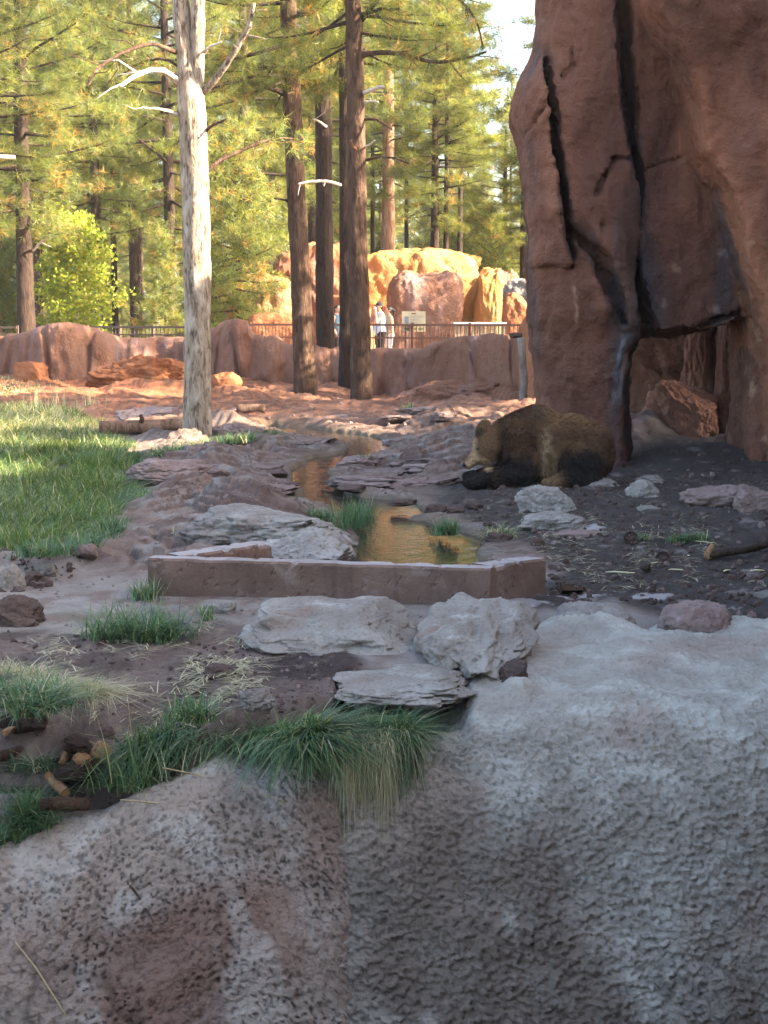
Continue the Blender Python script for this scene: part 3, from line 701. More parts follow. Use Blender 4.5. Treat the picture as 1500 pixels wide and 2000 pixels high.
    c = lerp(c, np.array([.6, .62, .62]), sst(.0, .5, fbm(x * .9, y, z * .35, 4, 75)) * .7)
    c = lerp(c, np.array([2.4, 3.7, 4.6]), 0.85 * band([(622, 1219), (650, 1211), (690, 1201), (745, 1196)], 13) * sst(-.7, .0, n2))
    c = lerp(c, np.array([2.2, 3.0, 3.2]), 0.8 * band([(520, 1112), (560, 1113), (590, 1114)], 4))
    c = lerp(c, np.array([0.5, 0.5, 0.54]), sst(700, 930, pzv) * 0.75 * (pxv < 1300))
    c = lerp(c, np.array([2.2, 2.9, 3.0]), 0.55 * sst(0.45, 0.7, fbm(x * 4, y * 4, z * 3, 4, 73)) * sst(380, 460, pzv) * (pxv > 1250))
    c = lerp(c, np.array([0.17, 0.2, 0.24]), recess_shade * .9)
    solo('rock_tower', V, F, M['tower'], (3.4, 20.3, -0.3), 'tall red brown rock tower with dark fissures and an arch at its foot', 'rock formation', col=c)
build_tower()
def rock_thing(name, lab, cat, c, radii, seed, mat, group=None, n=26, rz=0, **kw):
    V, F = rock(radii, seed, n, **kw)
    if rz:
        k, q = math.cos(rz), math.sin(rz); V = np.stack([V[:, 0] * k - V[:, 1] * q, V[:, 0] * q + V[:, 1] * k, V[:, 2]], -1)
    o = link(name, mesh(name, V, F, M[mat], col=np.ones((len(V), 3)) if mat == 'tower' else None), None, c)
    return tag(o, lab, cat, group)
def rock_px(name, lab, cat, x0, x1, yt, yb, Y, mat, seed, depth=1.0, sink=0.15, group=None, **kw):
    a = PX(x0, yb, Y); b = PX(x1, yt, Y); zt = b[2]; zb = a[2]
    hgt = zt - zb; rx = (b[0] - a[0]) / 2; rzv = hgt * (0.5 + sink)
    return rock_thing(name, lab, cat, ((a[0] + b[0]) / 2, Y, zt - rzv), (rx, rx * depth, rzv), seed, mat, group, **kw)
# behind the arch
V, F = rock((1.5, 0.6, 1.5), 201, 40, p=4, amp=.12, freq=1.2, fine=.05)
rock_thing('rock_wall', 'red brown rock wall seen through the arch of the tower', 'rock wall', (4.75, 24.6, .6), (1.75, 0.6, 1.9), 202, 'wall', n=44, p=4, amp=.10, fine=.05, chips=3)
rock_px('boulder', 'rounded brown boulder lying inside the arch', 'boulder', 1262, 1412, 738, 880, 21.9, 'wall', 204, .7, .1, n=44, p=2.8, amp=.22, fine=.06, chips=6)
rock_px('rock', 'upright pale brown rock column inside the arch behind the boulder', 'rock', 1322, 1432, 615, 860, 22.7, 'wall', 205, .9, .1, n=44, p=3, amp=.2, fine=.06, chips=4)
rock_thing('rock', 'dark red rock hanging at the right inside the arch', 'rock', (PX(1435, 720, 22.2)[0], 22.2, 1.15), (0.26, 0.3, 1.2), 206, 'tower', n=36, p=3, amp=.16, fine=.06, chips=2)
rock_thing('rock', 'small pale chipped knob sticking out under the arch roof', 'rock', (PX(1375, 660, 22.6)[0], 22.6, 1.74), (0.13, 0.12, 0.14), 207, 'stone', n=20, p=2.5, amp=.3, fine=.1, chips=5)
# rock masses added out of sight behind and beside the tower to shade the clearing
rock_thing('shade_cliff', 'unseen red rock shoulder added behind the tower to shade the pine foot', 'rock formation', (5.6, 23.7, 3.4), (1.9, 1.3, 4.1), 211, 'tower', n=40, p=4, amp=.1, fine=.04, chips=3)
rock_thing('shade_cliff', 'unseen red rock cliff added beside the tower to shade the foreground', 'rock formation', (10.6, 13.0, 3.6), (4.4, 8.2, 6.6), 212, 'tower', n=44, p=5, amp=.08, fine=.03, chips=3)
rock_thing('shade_cliff', 'unseen red rock cliff added right of the moat for shade', 'rock formation', (11.5, 0.0, 3.0), (4.6, 7.5, 6.2), 213, 'tower', n=40, p=5, amp=.08, fine=.03, chips=3)

# ------------------------------------------------------------------ far enclosure wall of sculpted rock
def sculpt_wall(lab, top, base, mat, seed, thick=1.1, lean=0.35):
    # top, base: lists of (px, py, Y)
    pxs = np.array([q[0] for q in top], float); u = np.linspace(pxs[0], pxs[-1], 260)
    tp = np.interp(u, pxs, [q[1] for q in top]); tY = np.interp(u, pxs, [q[2] for q in top])
    ker = np.ones(7) / 7; tp = np.convolve(np.pad(tp, 3, mode='edge'), ker, 'valid')
    zt = np.array([PX(a, b, Y)[2] for a, b, Y in zip(u, tp, tY)]); xx = np.array([PX(a, b, Y)[0] for a, b, Y in zip(u, tp, tY)])
    zb = 0.02 * np.clip(tY - 25, 0, 20) - 0.35
    v = np.linspace(0, 1, 48); pr = np.array([(0, 0), (.12, .25), (.2, .55), (.28, .8), (.36, .94), (.5, 1.0), (.66, 1.0), (.8, .9), (.9, .6), (1, 0)])
    pv = np.linspace(0, 1, len(pr)); a = np.interp(v, pv, pr[:, 0]); b = np.interp(v, pv, pr[:, 1])
    k = np.ones(5) / 5; a = np.convolve(np.pad(a, 2, mode='edge'), k, 'valid'); b = np.convolve(np.pad(b, 2, mode='edge'), k, 'valid')
    X = np.repeat(xx[:, None], 48, 1); Y = tY[:, None] - lean + a[None] * thick * 1.4; Z = zb[:, None] + (zt - zb)[:, None] * b[None]
    n = 0.5 * fbm(X * 0.6, 1.0, Z * 0.35, 3, seed) + 0.16 * fbm(X * 1.8, 2.0, Z * .9, 5, seed + 1, .6) - 0.22 * (1 - sst(0, .12, np.abs(noise3(X * 0.9, 3.0, Z * 0.25 + seed))))
    Y = Y - n * sst(0, .1, b)[None] ; Z = Z + 0.05 * noise3(X * 2, Y * 2, 1.0) * b[None]
    V = np.stack([X, Y, Z], -1).reshape(-1, 3)
    solo('rock_wall', V, gridfaces(260, 48), M[mat], (xx.mean(), tY.mean(), zb.mean()), lab, 'rock wall')
sculpt_wall('long low pink rock wall with a rounded hump left of the pale pine', [(-300, 640, 41), (-60, 655, 41), (0, 655, 41), (45, 648, 40), (95, 630, 40), (140, 629, 40), (190, 645, 40.5), (225, 660, 41), (300, 660, 41.5), (345, 658, 41.5), (372, 664, 41.5)], None, 'wall', 71)
sculpt_wall('pink rock wall with a tall corner hump right of the pale pine', [(360, 655, 41.2), (412, 640, 41), (430, 626, 40.5), (455, 622, 40.2), (478, 627, 40.2), (492, 652, 40.2), (515, 660, 40), (535, 655, 40), (560, 672, 40), (640, 676, 39.5), (735, 683, 39)], None, 'wall', 75)
sculpt_wall('pink rock wall with overhanging folds right of the four brown trunks', [(715, 684, 38.8), (770, 680, 38.4), (825, 682, 37.5), (850, 668, 37), (900, 658, 36), (940, 656, 35.5), (985, 650, 34.5), (1010, 656, 34), (1032, 662, 33.5)], None, 'wall', 79)
sculpt_wall('short red rock pier touching the left edge of the tower', [(1024, 640, 32.5), (1034, 618, 32), (1060, 612, 31.5), (1090, 612, 31), (1140, 610, 30)], None, 'red', 83, thick=1.4)
# ------------------------------------------------------------------ far rock formations
rp = rock_px
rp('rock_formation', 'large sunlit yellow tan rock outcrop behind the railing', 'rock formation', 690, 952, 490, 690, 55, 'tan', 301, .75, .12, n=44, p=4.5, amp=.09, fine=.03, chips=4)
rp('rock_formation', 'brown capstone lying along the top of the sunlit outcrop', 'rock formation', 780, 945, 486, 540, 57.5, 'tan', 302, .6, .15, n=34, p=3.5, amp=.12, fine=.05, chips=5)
rp('rock_formation', 'shaded brown boulder with a sloping top behind the cream sign', 'boulder', 758, 908, 534, 700, 49.5, 'wall', 313, .7, .1, n=40, p=5.5, amp=.11, fine=.03, chips=2)
rp('rock_formation', 'narrow tan rock column at the right end of the sunlit outcrop', 'rock formation', 925, 990, 528, 690, 54, 'tan', 304, .9, .1, n=34, p=4, amp=.12, fine=.03, chips=3)
rp('rock_formation', 'streaked grey brown rock column beside the sunlit outcrop', 'rock formation', 962, 1020, 532, 690, 55.5, 'wall', 305, .9, .1, n=34, p=4, amp=.1, fine=.03, chips=3)
rp('rock', 'pale grey boulder on top of the red blocks near the tower', 'boulder', 985, 1065, 542, 600, 52, 'stone', 306, .8, .2, n=30, p=2.6, amp=.18, fine=.05, chips=4)
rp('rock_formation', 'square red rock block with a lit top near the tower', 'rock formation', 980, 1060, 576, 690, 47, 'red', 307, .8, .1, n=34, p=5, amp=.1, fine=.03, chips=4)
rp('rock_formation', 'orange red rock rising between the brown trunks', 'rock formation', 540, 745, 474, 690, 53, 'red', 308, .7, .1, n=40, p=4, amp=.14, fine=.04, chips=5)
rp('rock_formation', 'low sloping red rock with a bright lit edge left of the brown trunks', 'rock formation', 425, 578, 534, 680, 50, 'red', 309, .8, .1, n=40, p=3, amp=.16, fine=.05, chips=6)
rp('rock', 'flat topped brown block behind the far railing', 'rock', 488, 580, 612, 690, 45.5, 'red', 310, .5, .1, n=26, p=6, amp=.08, fine=.03, chips=3)
rp('rock', 'lower brown block beside the flat topped one behind the far railing', 'rock', 470, 520, 624, 690, 46.5, 'red', 311, .6, .1, n=26, p=6, amp=.08, fine=.03, chips=3)
# ------------------------------------------------------------------ visitor path, railings, sign, people
V, F = box((-8, 45.2, 0.3), (44, 5.6, 0.66)); tag(solo('path', V, F, M['terrain'], (-8, 45.2, 0), col=np.tile([0.36, 0.29, 0.25], (8, 1))), kind='structure')
def railing(lab, pa, pb, ztop, zbot, zmid, spacing, mat, nposts):
    a, b = np.array(pa), np.array(pb); L = np.hypot(*(b - a)[:2]); d = (b - a) / np.hypot(*(b - a)[:2]); ang = math.atan2(d[1], d[0])
    mid = (a + b) / 2; r = thing('railing', lab, 'railing', (mid[0], mid[1], zbot))
    for z, t in ((ztop, 0.06), (zmid, 0.04), (zbot + 0.1, 0.04)):
        V, F = box((0, 0, z - zbot), (L, 0.05, t), 0); V2 = V.copy(); k, q = math.cos(ang), math.sin(ang)
        V2[:, 0] = V[:, 0] * k - V[:, 1] * q; V2[:, 1] = V[:, 0] * q + V[:, 1] * k
        link('rail', mesh('rail', V2, F, M[mat], smooth=False), r)
    V, F = box((0, 0, (zbot + ztop) / 2 - zbot), (0.020, 0.020, ztop - zbot - 0.064)); pm = mesh('picket', V, F, M[mat], smooth=False)
    V, F = box((0, 0, (ztop - zbot) / 2 + .01), (0.07, 0.07, ztop - zbot + .1)); qm = mesh('post', V, F, M[mat], smooth=False)
    n = int(L / spacing); base = link('picket', pm, r, (-L / 2 * d[0], -L / 2 * d[1], 0), (0, 0, ang))
    for i in range(1, n):
        o = base.copy(); COL.objects.link(o); s = -L / 2 + i * spacing; o.location = (s * d[0], s * d[1], 0); o.parent = r
    for i in range(nposts):
        s = -L / 2 + L * i / (nposts - 1); link('post', qm, r, (s * d[0] - d[1] * .07, s * d[1] + d[0] * .07, 0), (0, 0, ang))
railing('brown metal railing with thin pickets along the visitor path behind the right wall', PX(486, 640, 43.6)[:2], PX(1032, 633, 40.6)[:2], 1.80, 0.62, 1.45, 0.105, 'rail', 6)
railing('dark metal railing seen against the woods left of the pale pine', PX(168, 640, 46)[:2], PX(362, 640, 44.6)[:2], 1.72, 0.62, 1.5, 0.13, 'rail_dark', 4)
railing('short dark railing at the left edge beyond the low rock wall', PX(-160, 640, 47.0)[:2], PX(32, 640, 46.6)[:2], 1.70, 0.62, 1.5, 0.14, 'rail_dark', 3)

sg = thing('information_sign', 'cream information sign board fixed to the brown railing', 'sign', (*PX(807, 690, 42.0)[:2], 0.62))
sc0 = PX(785, 608, 41.92); sc1 = PX(831, 648, 41.92); cx, cy, cz = (sc0[0] + sc1[0]) / 2, 41.92, (sc0[2] + sc1[2]) / 2; sw, sh = sc1[0] - sc0[0], sc0[2] - sc1[2]
V, F = box((cx, cy, cz), (sw, 0.03, sh)); pan = part('panel', V, F, M['sign'], sg, smooth=False)
for dx in (-.22, .22):
    V, F = box((cx + dx, cy + 0.05, (cz + 0.62) / 2), (0.05, 0.05, cz - 0.62)); part('post', V, F, M['rail'], sg, smooth=False)
def print_on(name, fx, fz, w, h, mat):
    V, F = box((cx + (fx - .5) * sw, cy - 0.017, cz + (0.5 - fz) * sh), (w * sw, 0.003, h * sh)); part(name, V, F, M[mat], pan, smooth=False)
print_on('heading_print', .5, .11, .20, .06, 'ink'); print_on('picture_print', .20, .42, .17, .34, 'ink_blue')
for i in range(6): print_on('text_print', .62 - (.06 if i % 3 == 2 else 0), .24 + i * .075, .54 - (.12 if i % 3 == 2 else 0), .018, 'ink_grey')
for i in range(3): print_on('picture_print', .2 + .3 * i, .86, .2, .11, 'ink_green')
ct = thing('counter', 'white topped counter with pale slatted front behind the railing near the tower', 'counter', (*PX(940, 650, 44.5)[:2], 0.63))
a = PX(886, 629, 44.5); b = PX(988, 636, 44.5)
V, F = box(((a[0] + b[0]) / 2, 44.5, a[2] - .04), (b[0] - a[0], 0.7, 0.07)); part('top', V, F, M['white'], ct, smooth=False)
for i in range(18):
    V, F = box((a[0] + .06 + i * (b[0] - a[0] - .12) / 17, 44.25, (a[2] - .08 + .63) / 2), (0.055, 0.03, a[2] - .08 - .63)); part('slat', V, F, M['ptan'], ct, smooth=False)

def sd_caps(P, a, b, ra, rb):
    a, b = np.array(a, float), np.array(b, float); d = b - a
    t = np.clip(((P - a) @ d) / (d @ d + 1e-12), 0, 1); return np.linalg.norm(P - a - t[..., None] * d, axis=-1) - (ra + t * (rb - ra))
def sd_ell(P, c, r, rot=None):
    q = P - np.array(c, float)
    if rot is not None: q = q @ rot
    r = np.array(r, float); k0 = np.linalg.norm(q / r, axis=-1); k1 = np.linalg.norm(q / (r * r), axis=-1)
    return k0 * (k0 - 1) / (k1 + 1e-9)
def sdf_mesh(fn, lo, hi, h):
    ax = [np.arange(l, u, h) for l, u in zip(lo, hi)]
    P = np.stack(np.meshgrid(*ax, indexing='ij'), -1); return surfnet(fn(P), lo, h)
def union(ds, k):
    d = ds[0]
    for q in ds[1:]: d = smin(d, q, k)
    return d
def person(lab, loc, rz, height, top, legs, cap, hair_long, arms, shorts, group=None):
    r = thing('person', lab, 'person', loc, rz); k = height / 1.78
    def torso(P): return union([sd_ell(P, (0.0, 0, 1.28), (.125, .195, .27)), sd_ell(P, (-.02, 0, 1.05), (.14, .175, .2)), sd_ell(P, (.02, 0, .93), (.135, .18, .14))], .06)
    def legsf(P): return union([min_ for s in (-1, 1) for min_ in (sd_caps(P, (.01, s * .095, .92), (-.01, s * .10, .5), .09, .06), sd_caps(P, (-.01, s * .10, .5), (.03, s * .1, .09), .056, .04), sd_caps(P, (.02, s * .1, .045), (-.15, s * .11, .035), .042, .034))], .03)
    def body(P):
        d = union([torso(P), legsf(P), sd_caps(P, (0, 0, 1.46), (-.02, 0, 1.57), .06, .055), sd_ell(P, (-.03, 0, 1.66), (.10, .078, .12)), sd_caps(P, (-.07, 0, 1.59), (-.1, 0, 1.585), .04, .032)], .03)
        d = union([d, sd_caps(P, (-.12, 0, 1.68), (-.145, 0, 1.645), .012, .017), sd_caps(P, (-.0, .08, 1.66), (-.0, -.08, 1.66), .024, .024)], .008)
        for s, (sh, el, ha) in zip((-1, 1), arms):
            d = union([d, sd_caps(P, sh, el, .052, .042), sd_caps(P, el, ha, .042, .03)], .025)
            ha = np.array(ha); f = ha - np.array(el); f /= np.linalg.norm(f); sid = np.array([f[2], 0, -f[0]]); sid /= np.linalg.norm(sid) + 1e-9
            pal = ha + f * .045; d = smin(d, sd_ell(P, pal, (.034, .026, .045)), .015)
            for i, L in enumerate((.062, .07, .066, .05)):
                o = sid * (i - 1.5) * .02; kn = pal + f * .035 + o; d = smin(d, np.minimum(sd_caps(P, kn, kn + f * L * .6, .0095, .009), sd_caps(P, kn + f * L * .6, kn + f * L * .9 + np.array([-.02, -s * .01, 0]), .009, .008)), .006)
            d = smin(d, sd_caps(P, pal - f * .01 + sid * -.03, pal + f * .03 - sid * .065, .012, .009), .008)
        return d
    lo, hi = (-.52, -.40, -.02), (.26, .40, 1.86)
    V, F = sdf_mesh(body, lo, hi, .011); b = link('body', mesh('body', V * k, F, M['skin']), r)
    def clothes(P): return np.maximum(np.maximum(union([torso(P), np.minimum(sd_caps(P, (0, -.13, 1.3), (0, -.12, 1.5), .06, .03), sd_caps(P, (0, .13, 1.3), (0, .12, 1.5), .06, .03))], .04) - .016, P[..., 2] - 1.51), .80 - P[..., 2])
    V, F = sdf_mesh(clothes, lo, hi, .014); link('shirt', mesh('shirt', V * k, F, M[top]), r)
    def trous(P): return np.maximum(np.maximum(union([legsf(P), sd_ell(P, (.02, 0, .93), (.135, .18, .14))], .05) - .018, P[..., 2] - .96), shorts - P[..., 2])
    V, F = sdf_mesh(trous, lo, hi, .014); link('trousers', mesh('trousers', V * k, F, M[legs]), r)
    if cap:
        def capf(P): return np.minimum(np.maximum(sd_ell(P, (-.02, 0, 1.665), (.115, .092, .135)), 1.69 - P[..., 2]), sd_ell(P, (-.15, 0, 1.70), (.075, .07, .012)))
        V, F = sdf_mesh(capf, (-.3, -.2, 1.6), (.2, .2, 1.85), .01); link('cap', mesh('cap', V * k, F, M['black']), r)
    def hairf(P):
        d = np.maximum(sd_ell(P, (-.012, 0, 1.668), (.108, .088, .125)), -(P[..., 0] + .055 + .6 * (P[..., 2] - 1.72)))
        d = np.maximum(d, 1.58 - P[..., 2])
        if hair_long: d = union([d, sd_caps(P, (.09, 0, 1.71), (.15, 0, 1.66), .035, .045), sd_caps(P, (.15, 0, 1.66), (.13, 0, 1.45), .045, .02)], .03)
        return d
    V, F = sdf_mesh(hairf, (-.2, -.2, 1.4), (.25, .2, 1.86), .01); link('hair', mesh('hair', V * k, F, M['hair']), r)
    return r
AR = [((0, -.19, 1.43), (-.2, -.27, 1.2), (-.17, -.11, 1.53)), ((0, .19, 1.43), (-.2, .25, 1.22), (-.18, .1, 1.54))]
AD = [((0, -.19, 1.43), (.02, -.25, 1.15), (-.1, -.23, .93)), ((0, .19, 1.43), (.02, .25, 1.15), (-.1, .23, .93))]
pm = PX(742, 690, 44.6); person('man in black cap and pale sleeveless shirt raising his hands to his face', (pm[0], 44.6, 0.63), 0.35, 1.80, 'tank', 'black', True, False, AR, .48)
pm = PX(760, 690, 45.4); person('woman with a dark ponytail standing behind the man in the black cap', (pm[0], 45.4, 0.63), 0.2, 1.68, 'ptan', 'white', False, True, AD, .08)
pm = PX(658, 690, 44.8); person('person in a dark blue top half hidden between two brown trunks', (pm[0], 44.8, 0.63), 2.7, 1.72, 'teal', 'black', False, False, AD, .06)

# ------------------------------------------------------------------ the bear
def build_bear():
    S = 0.00595; BY = 17.75
    def B(px, py, y=0.0): return np.array([(px - 1050) * S, y, (962 - py) * S])
    org = on_ground(1050, 962); org = np.array([PX(1050, 962, BY)[0], BY, H(PX(1050, 962, BY)[0], BY) - 0.02])
    def rotz(a): k, q = math.cos(a), math.sin(a); return np.array([[k, -q, 0], [q, k, 0], [0, 0, 1]])
    def ry(a): k, q = math.cos(a), math.sin(a); return np.array([[k, 0, q], [0, 1, 0], [-q, 0, k]])
    def f(P):
        ds = [sd_ell(P, B(1100, 900, .10), (.52, .40, .42)), sd_ell(P, B(1136, 902, .12), (.37, .42, .38)), sd_ell(P, B(1048, 866, .08), (.33, .34, .31)),
              sd_ell(P, B(1042, 836, .08), (.18, .16, .15)), sd_ell(P, B(1012, 880, .03), (.30, .29, .33)), sd_ell(P, B(988, 878, .08), (.22, .19, .22)),
              sd_ell(P, B(955, 882, -.06), (.165, .175, .19)), sd_ell(P, B(946, 893, -.10), (.115, .13, .17)),
              sd_caps(P, B(936, 901, -.14), B(911, 918, -.20), .088, .050)]
        d = union(ds[:5], .055); hd = union(ds[6:], .06); d = smin(d, ds[5], .05); d = smin(d, hd, .028)
        # near fore leg: shoulder, folded elbow, forearm lying towards the left, paw
        d = smin(d, union([sd_ell(P, B(1010, 920, -.26), (.21, .15, .24)), sd_caps(P, B(1015, 938, -.32), B(958, 944, -.36), .13, .095), sd_caps(P, B(958, 944, -.36), B(925, 950, -.38), .095, .08), sd_ell(P, B(916, 951, -.40), (.11, .075, .058))], .05), .03)
        # far fore paw under the chin
        d = smin(d, union([sd_caps(P, B(985, 934, .0), B(935, 941, -.14), .09, .065), sd_ell(P, B(918, 943, -.20), (.10, .075, .055))], .04), .03)
        # hind leg folded
        d = smin(d, union([sd_ell(P, B(1130, 915, -.27), (.27, .16, .25)), sd_caps(P, B(1100, 945, -.36), B(1150, 952, -.36), .09, .08), sd_caps(P, B(1096, 950, -.40), B(1062, 954, -.44), .07, .06)], .06), .03)
        for ex, ey in ((B(938, 853, -.15), .0), (B(946, 850, .07), .0)):
            e = np.maximum(sd_ell(P, ex, (.058, .034, .075)), -sd_ell(P, ex + np.array([-.02, -.034, .010]), (.034, .020, .048))); d = smin(d, e, .015)
        for k in range(4):
            d = smin(d, sd_caps(P, B(920 - 1 * k, 951, -.44 + .026 * k), B(909 + abs(k - 1.5), 955, -.45 + .03 * k), .026, .02), .012)
        return d - .008
    lo, hi = (-1.02, -.62, -.06), (1.06, .68, 1.06); V, F = sdf_mesh(f, lo, hi, .018)
    V = V + vnormals(V, F) * (0.020 * fbm(V[:, 0] * 6, V[:, 1] * 6, V[:, 2] * 6, 4, 91))[:, None]
    def furcol(P, rnd):
        px = 1050 + P[:, 0] / S; py = 962 - P[:, 2] / S
        c = np.tile([0.064, 0.031, 0.015], (len(P), 1))
        n = fbm(P[:, 0] * 5, P[:, 1] * 5, P[:, 2] * 5, 3, 92)
        c = lerp(c, [0.155, 0.084, 0.040], sst(-.1, .6, n + rnd * .5) * .55)
        c = lerp(c, [0.30, 0.165, 0.075], sst(872, 815, py + 14 * n) * sst(1030, 1070, px) * .55 + .5 * sst(875, 820, py) * sst(1000, 960, px) * .6)
        c = lerp(c, [0.085, 0.048, 0.025], gauss(px, 1043, 22) * sst(850, 825, py) * .8)
        dark = np.array([0.016, 0.011, 0.009])
        c = lerp(c, dark, sst(1.25, .62, np.hypot((px - 1128) / 52, (py - 925) / 40) + .2 * n + .08 * rnd) * (P[:, 1] < .1))
        c = lerp(c, dark, sst(1.3, .65, np.hypot((px - 1003) / 46, (py - 932) / 36) + .2 * n + .08 * rnd) * (P[:, 1] < .1))
        c = lerp(c, dark, sst(985, 955, px) * sst(926, 933, py))
        c = lerp(c, [0.42, 0.285, 0.16], gauss(px, 1056 + 4 * n, 9) * sst(838, 860, py) * (1 - sst(930, 962, py)) * (P[:, 1] < 0) * sst(-.8, .1, n + .4 * rnd) * .9)
        c = lerp(c, [0.26, 0.165, 0.085], gauss(px, 1074, 9) * sst(880, 905, py) * (P[:, 1] < 0) * .55)
        c = lerp(c, [0.15, 0.085, 0.042], sst(972, 958, px + 3 * n) * sst(922, 912, py) * .75)
        c = lerp(c, [0.028, 0.016, 0.010], gauss(px + .25 * (py - 880), 978, 9) * sst(845, 868, py) * .85)
        fd = np.minimum.reduce([np.hypot(px - 919, py - 874), np.hypot(px - 919, py - 885), np.hypot(px - 920, py - 897), np.hypot(px - 927, py - 907), np.hypot(px - 937, py - 914), np.hypot(px - 948, py - 920), np.hypot(px - 918, py - 912), np.hypot(px - 910, py - 917)])
        face = sst(14, 5, fd + 3 * n)
        c = lerp(c, [0.42, 0.28, 0.155], face * .9)
        c = lerp(c, [0.06, 0.036, 0.022], sst(1.2, .7, np.hypot((px - 931) / 9, (py - 857) / 9)))
        return np.clip(c, .008, 1)
    root = thing('bear', 'large brown bear with dark legs lying on the soil before the rock tower', 'bear', org)
    link('body', mesh('body', V, F, M['hide'], col=furcol(V, 0) * .75), root)
    # coat: short hairs laid back along the body
    rg = np.random.default_rng(5); F3 = trisq(F); a, b, c = V[F3[:, 0]], V[F3[:, 1]], V[F3[:, 2]]
    nn = np.cross(b - a, c - a); ar = np.linalg.norm(nn, axis=1); n = 95000
    i = rg.choice(len(F3), n, p=ar / ar.sum()); u, v = rg.random(n), rg.random(n); sw = u + v > 1; u[sw], v[sw] = 1 - u[sw], 1 - v[sw]
    P = a[i] + (b[i] - a[i]) * u[:, None] + (c[i] - a[i]) * v[:, None]; N = nn[i] / ar[i][:, None]
    fl = np.array([.7, .0, -.75]) + rg.normal(size=(n, 3)) * .3; cl = np.stack([noise3(P[:, 0] * 9, P[:, 1] * 9, P[:, 2] * 9 + k) for k in (0, 7, 15)], -1) * .9
    fl = fl + cl; fl = fl - N * (fl * N).sum(1)[:, None]; fl /= np.linalg.norm(fl, axis=1)[:, None] + 1e-9
    d = fl + N * (.50 + .25 * rg.random(n))[:, None]; d /= np.linalg.norm(d, axis=1)[:, None]
    px = 1050 + P[:, 0] / S; py = 962 - P[:, 2] / S
    L = .052 * (0.7 + .6 * rg.random(n)) * np.where(px < 958, .5, 1.0) * np.where(py > 935, .7, 1)
    side = np.cross(d, N + rg.normal(size=(n, 3)) * .4); side /= np.linalg.norm(side, axis=1)[:, None] + 1e-9
    W = .0026 * (1 + rg.random(n))
    base = P - N * .004; mid_ = base + d * (L * .55)[:, None]; tip = base + (d * L[:, None]) - np.array([0, 0, .18]) * L[:, None]
    VV = np.stack([base - side * W[:, None], base + side * W[:, None], mid_ + side * W[:, None] * .8, mid_ - side * W[:, None] * .8, tip], 1).reshape(-1, 3)
    o = np.arange(n)[:, None] * 5; FF = np.concatenate([o + [0, 1, 2], o + [0, 2, 3], o + [3, 2, 4]])
    cc = furcol(P, rg.normal(size=n) * .5) * (0.9 + .2 * rg.random(n))[:, None]
    link('fur', mesh('fur', VV, FF, M['fur'], col=np.repeat(cc, 5, 0)), root)
    V, F = cubesphere(8)
    link('nose', mesh('nose', V * (.03, .038, .026) + B(904, 920, -.225), F, M['nose']), root)
    for ex, y in ((930, -.222),): link('eye', mesh('eye', V * .014 + B(ex, 890, y), F, M['nose']), root)
    for k in range(4):
        p0 = B(910, 955, -.455 + .03 * k); V, F = tube([p0 + np.array([.02, 0, .012]), p0 + np.array([-.02, 0, .014]), p0 + np.array([-.045, 0, -.008])], [.009, .008, .002], 6); link('claw', mesh('claw', V, F, M['claw']), root)
build_bear()

# ------------------------------------------------------------------ trees
def needles(P, D, rg, K, L, W, colr):
    n = len(P); d = np.repeat(D, K, 0); p = np.repeat(P, K, 0); N = n * K
    r = rg.normal(size=(N, 3)); r /= np.linalg.norm(r, axis=1)[:, None]
    v = d * .55 + r * .75; v[:, 2] -= .08; v /= np.linalg.norm(v, axis=1)[:, None]
    Ls = L * (.7 + .5 * rg.random(N)); b = p + r * (L * .12)
    s = np.cross(v, rg.normal(size=(N, 3))); s /= np.linalg.norm(s, axis=1)[:, None]
    VV = np.stack([b - s * W / 2, b + s * W / 2, b + v * Ls[:, None]], 1).reshape(-1, 3)
    return VV, np.arange(N * 3).reshape(-1, 3), np.repeat(np.repeat(colr, K, 0), 3, 0)
GREENS = np.array([[0.10, 0.125, 0.034], [0.142, 0.16, 0.04], [0.19, 0.185, 0.05], [0.065, 0.09, 0.034]])
ORANGE = np.array([0.36, 0.20, 0.06])
def tuft_cols(rg, n, ncl, orange=.08):
    g = GREENS[rg.choice(4, n, p=[.35, .3, .2, .15])]; o = (rg.random(n) < orange)
    return np.where(o[:, None], ORANGE * (.7 + .5 * rg.random((n, 1))), g * (.75 + .5 * rg.random((n, 1))))
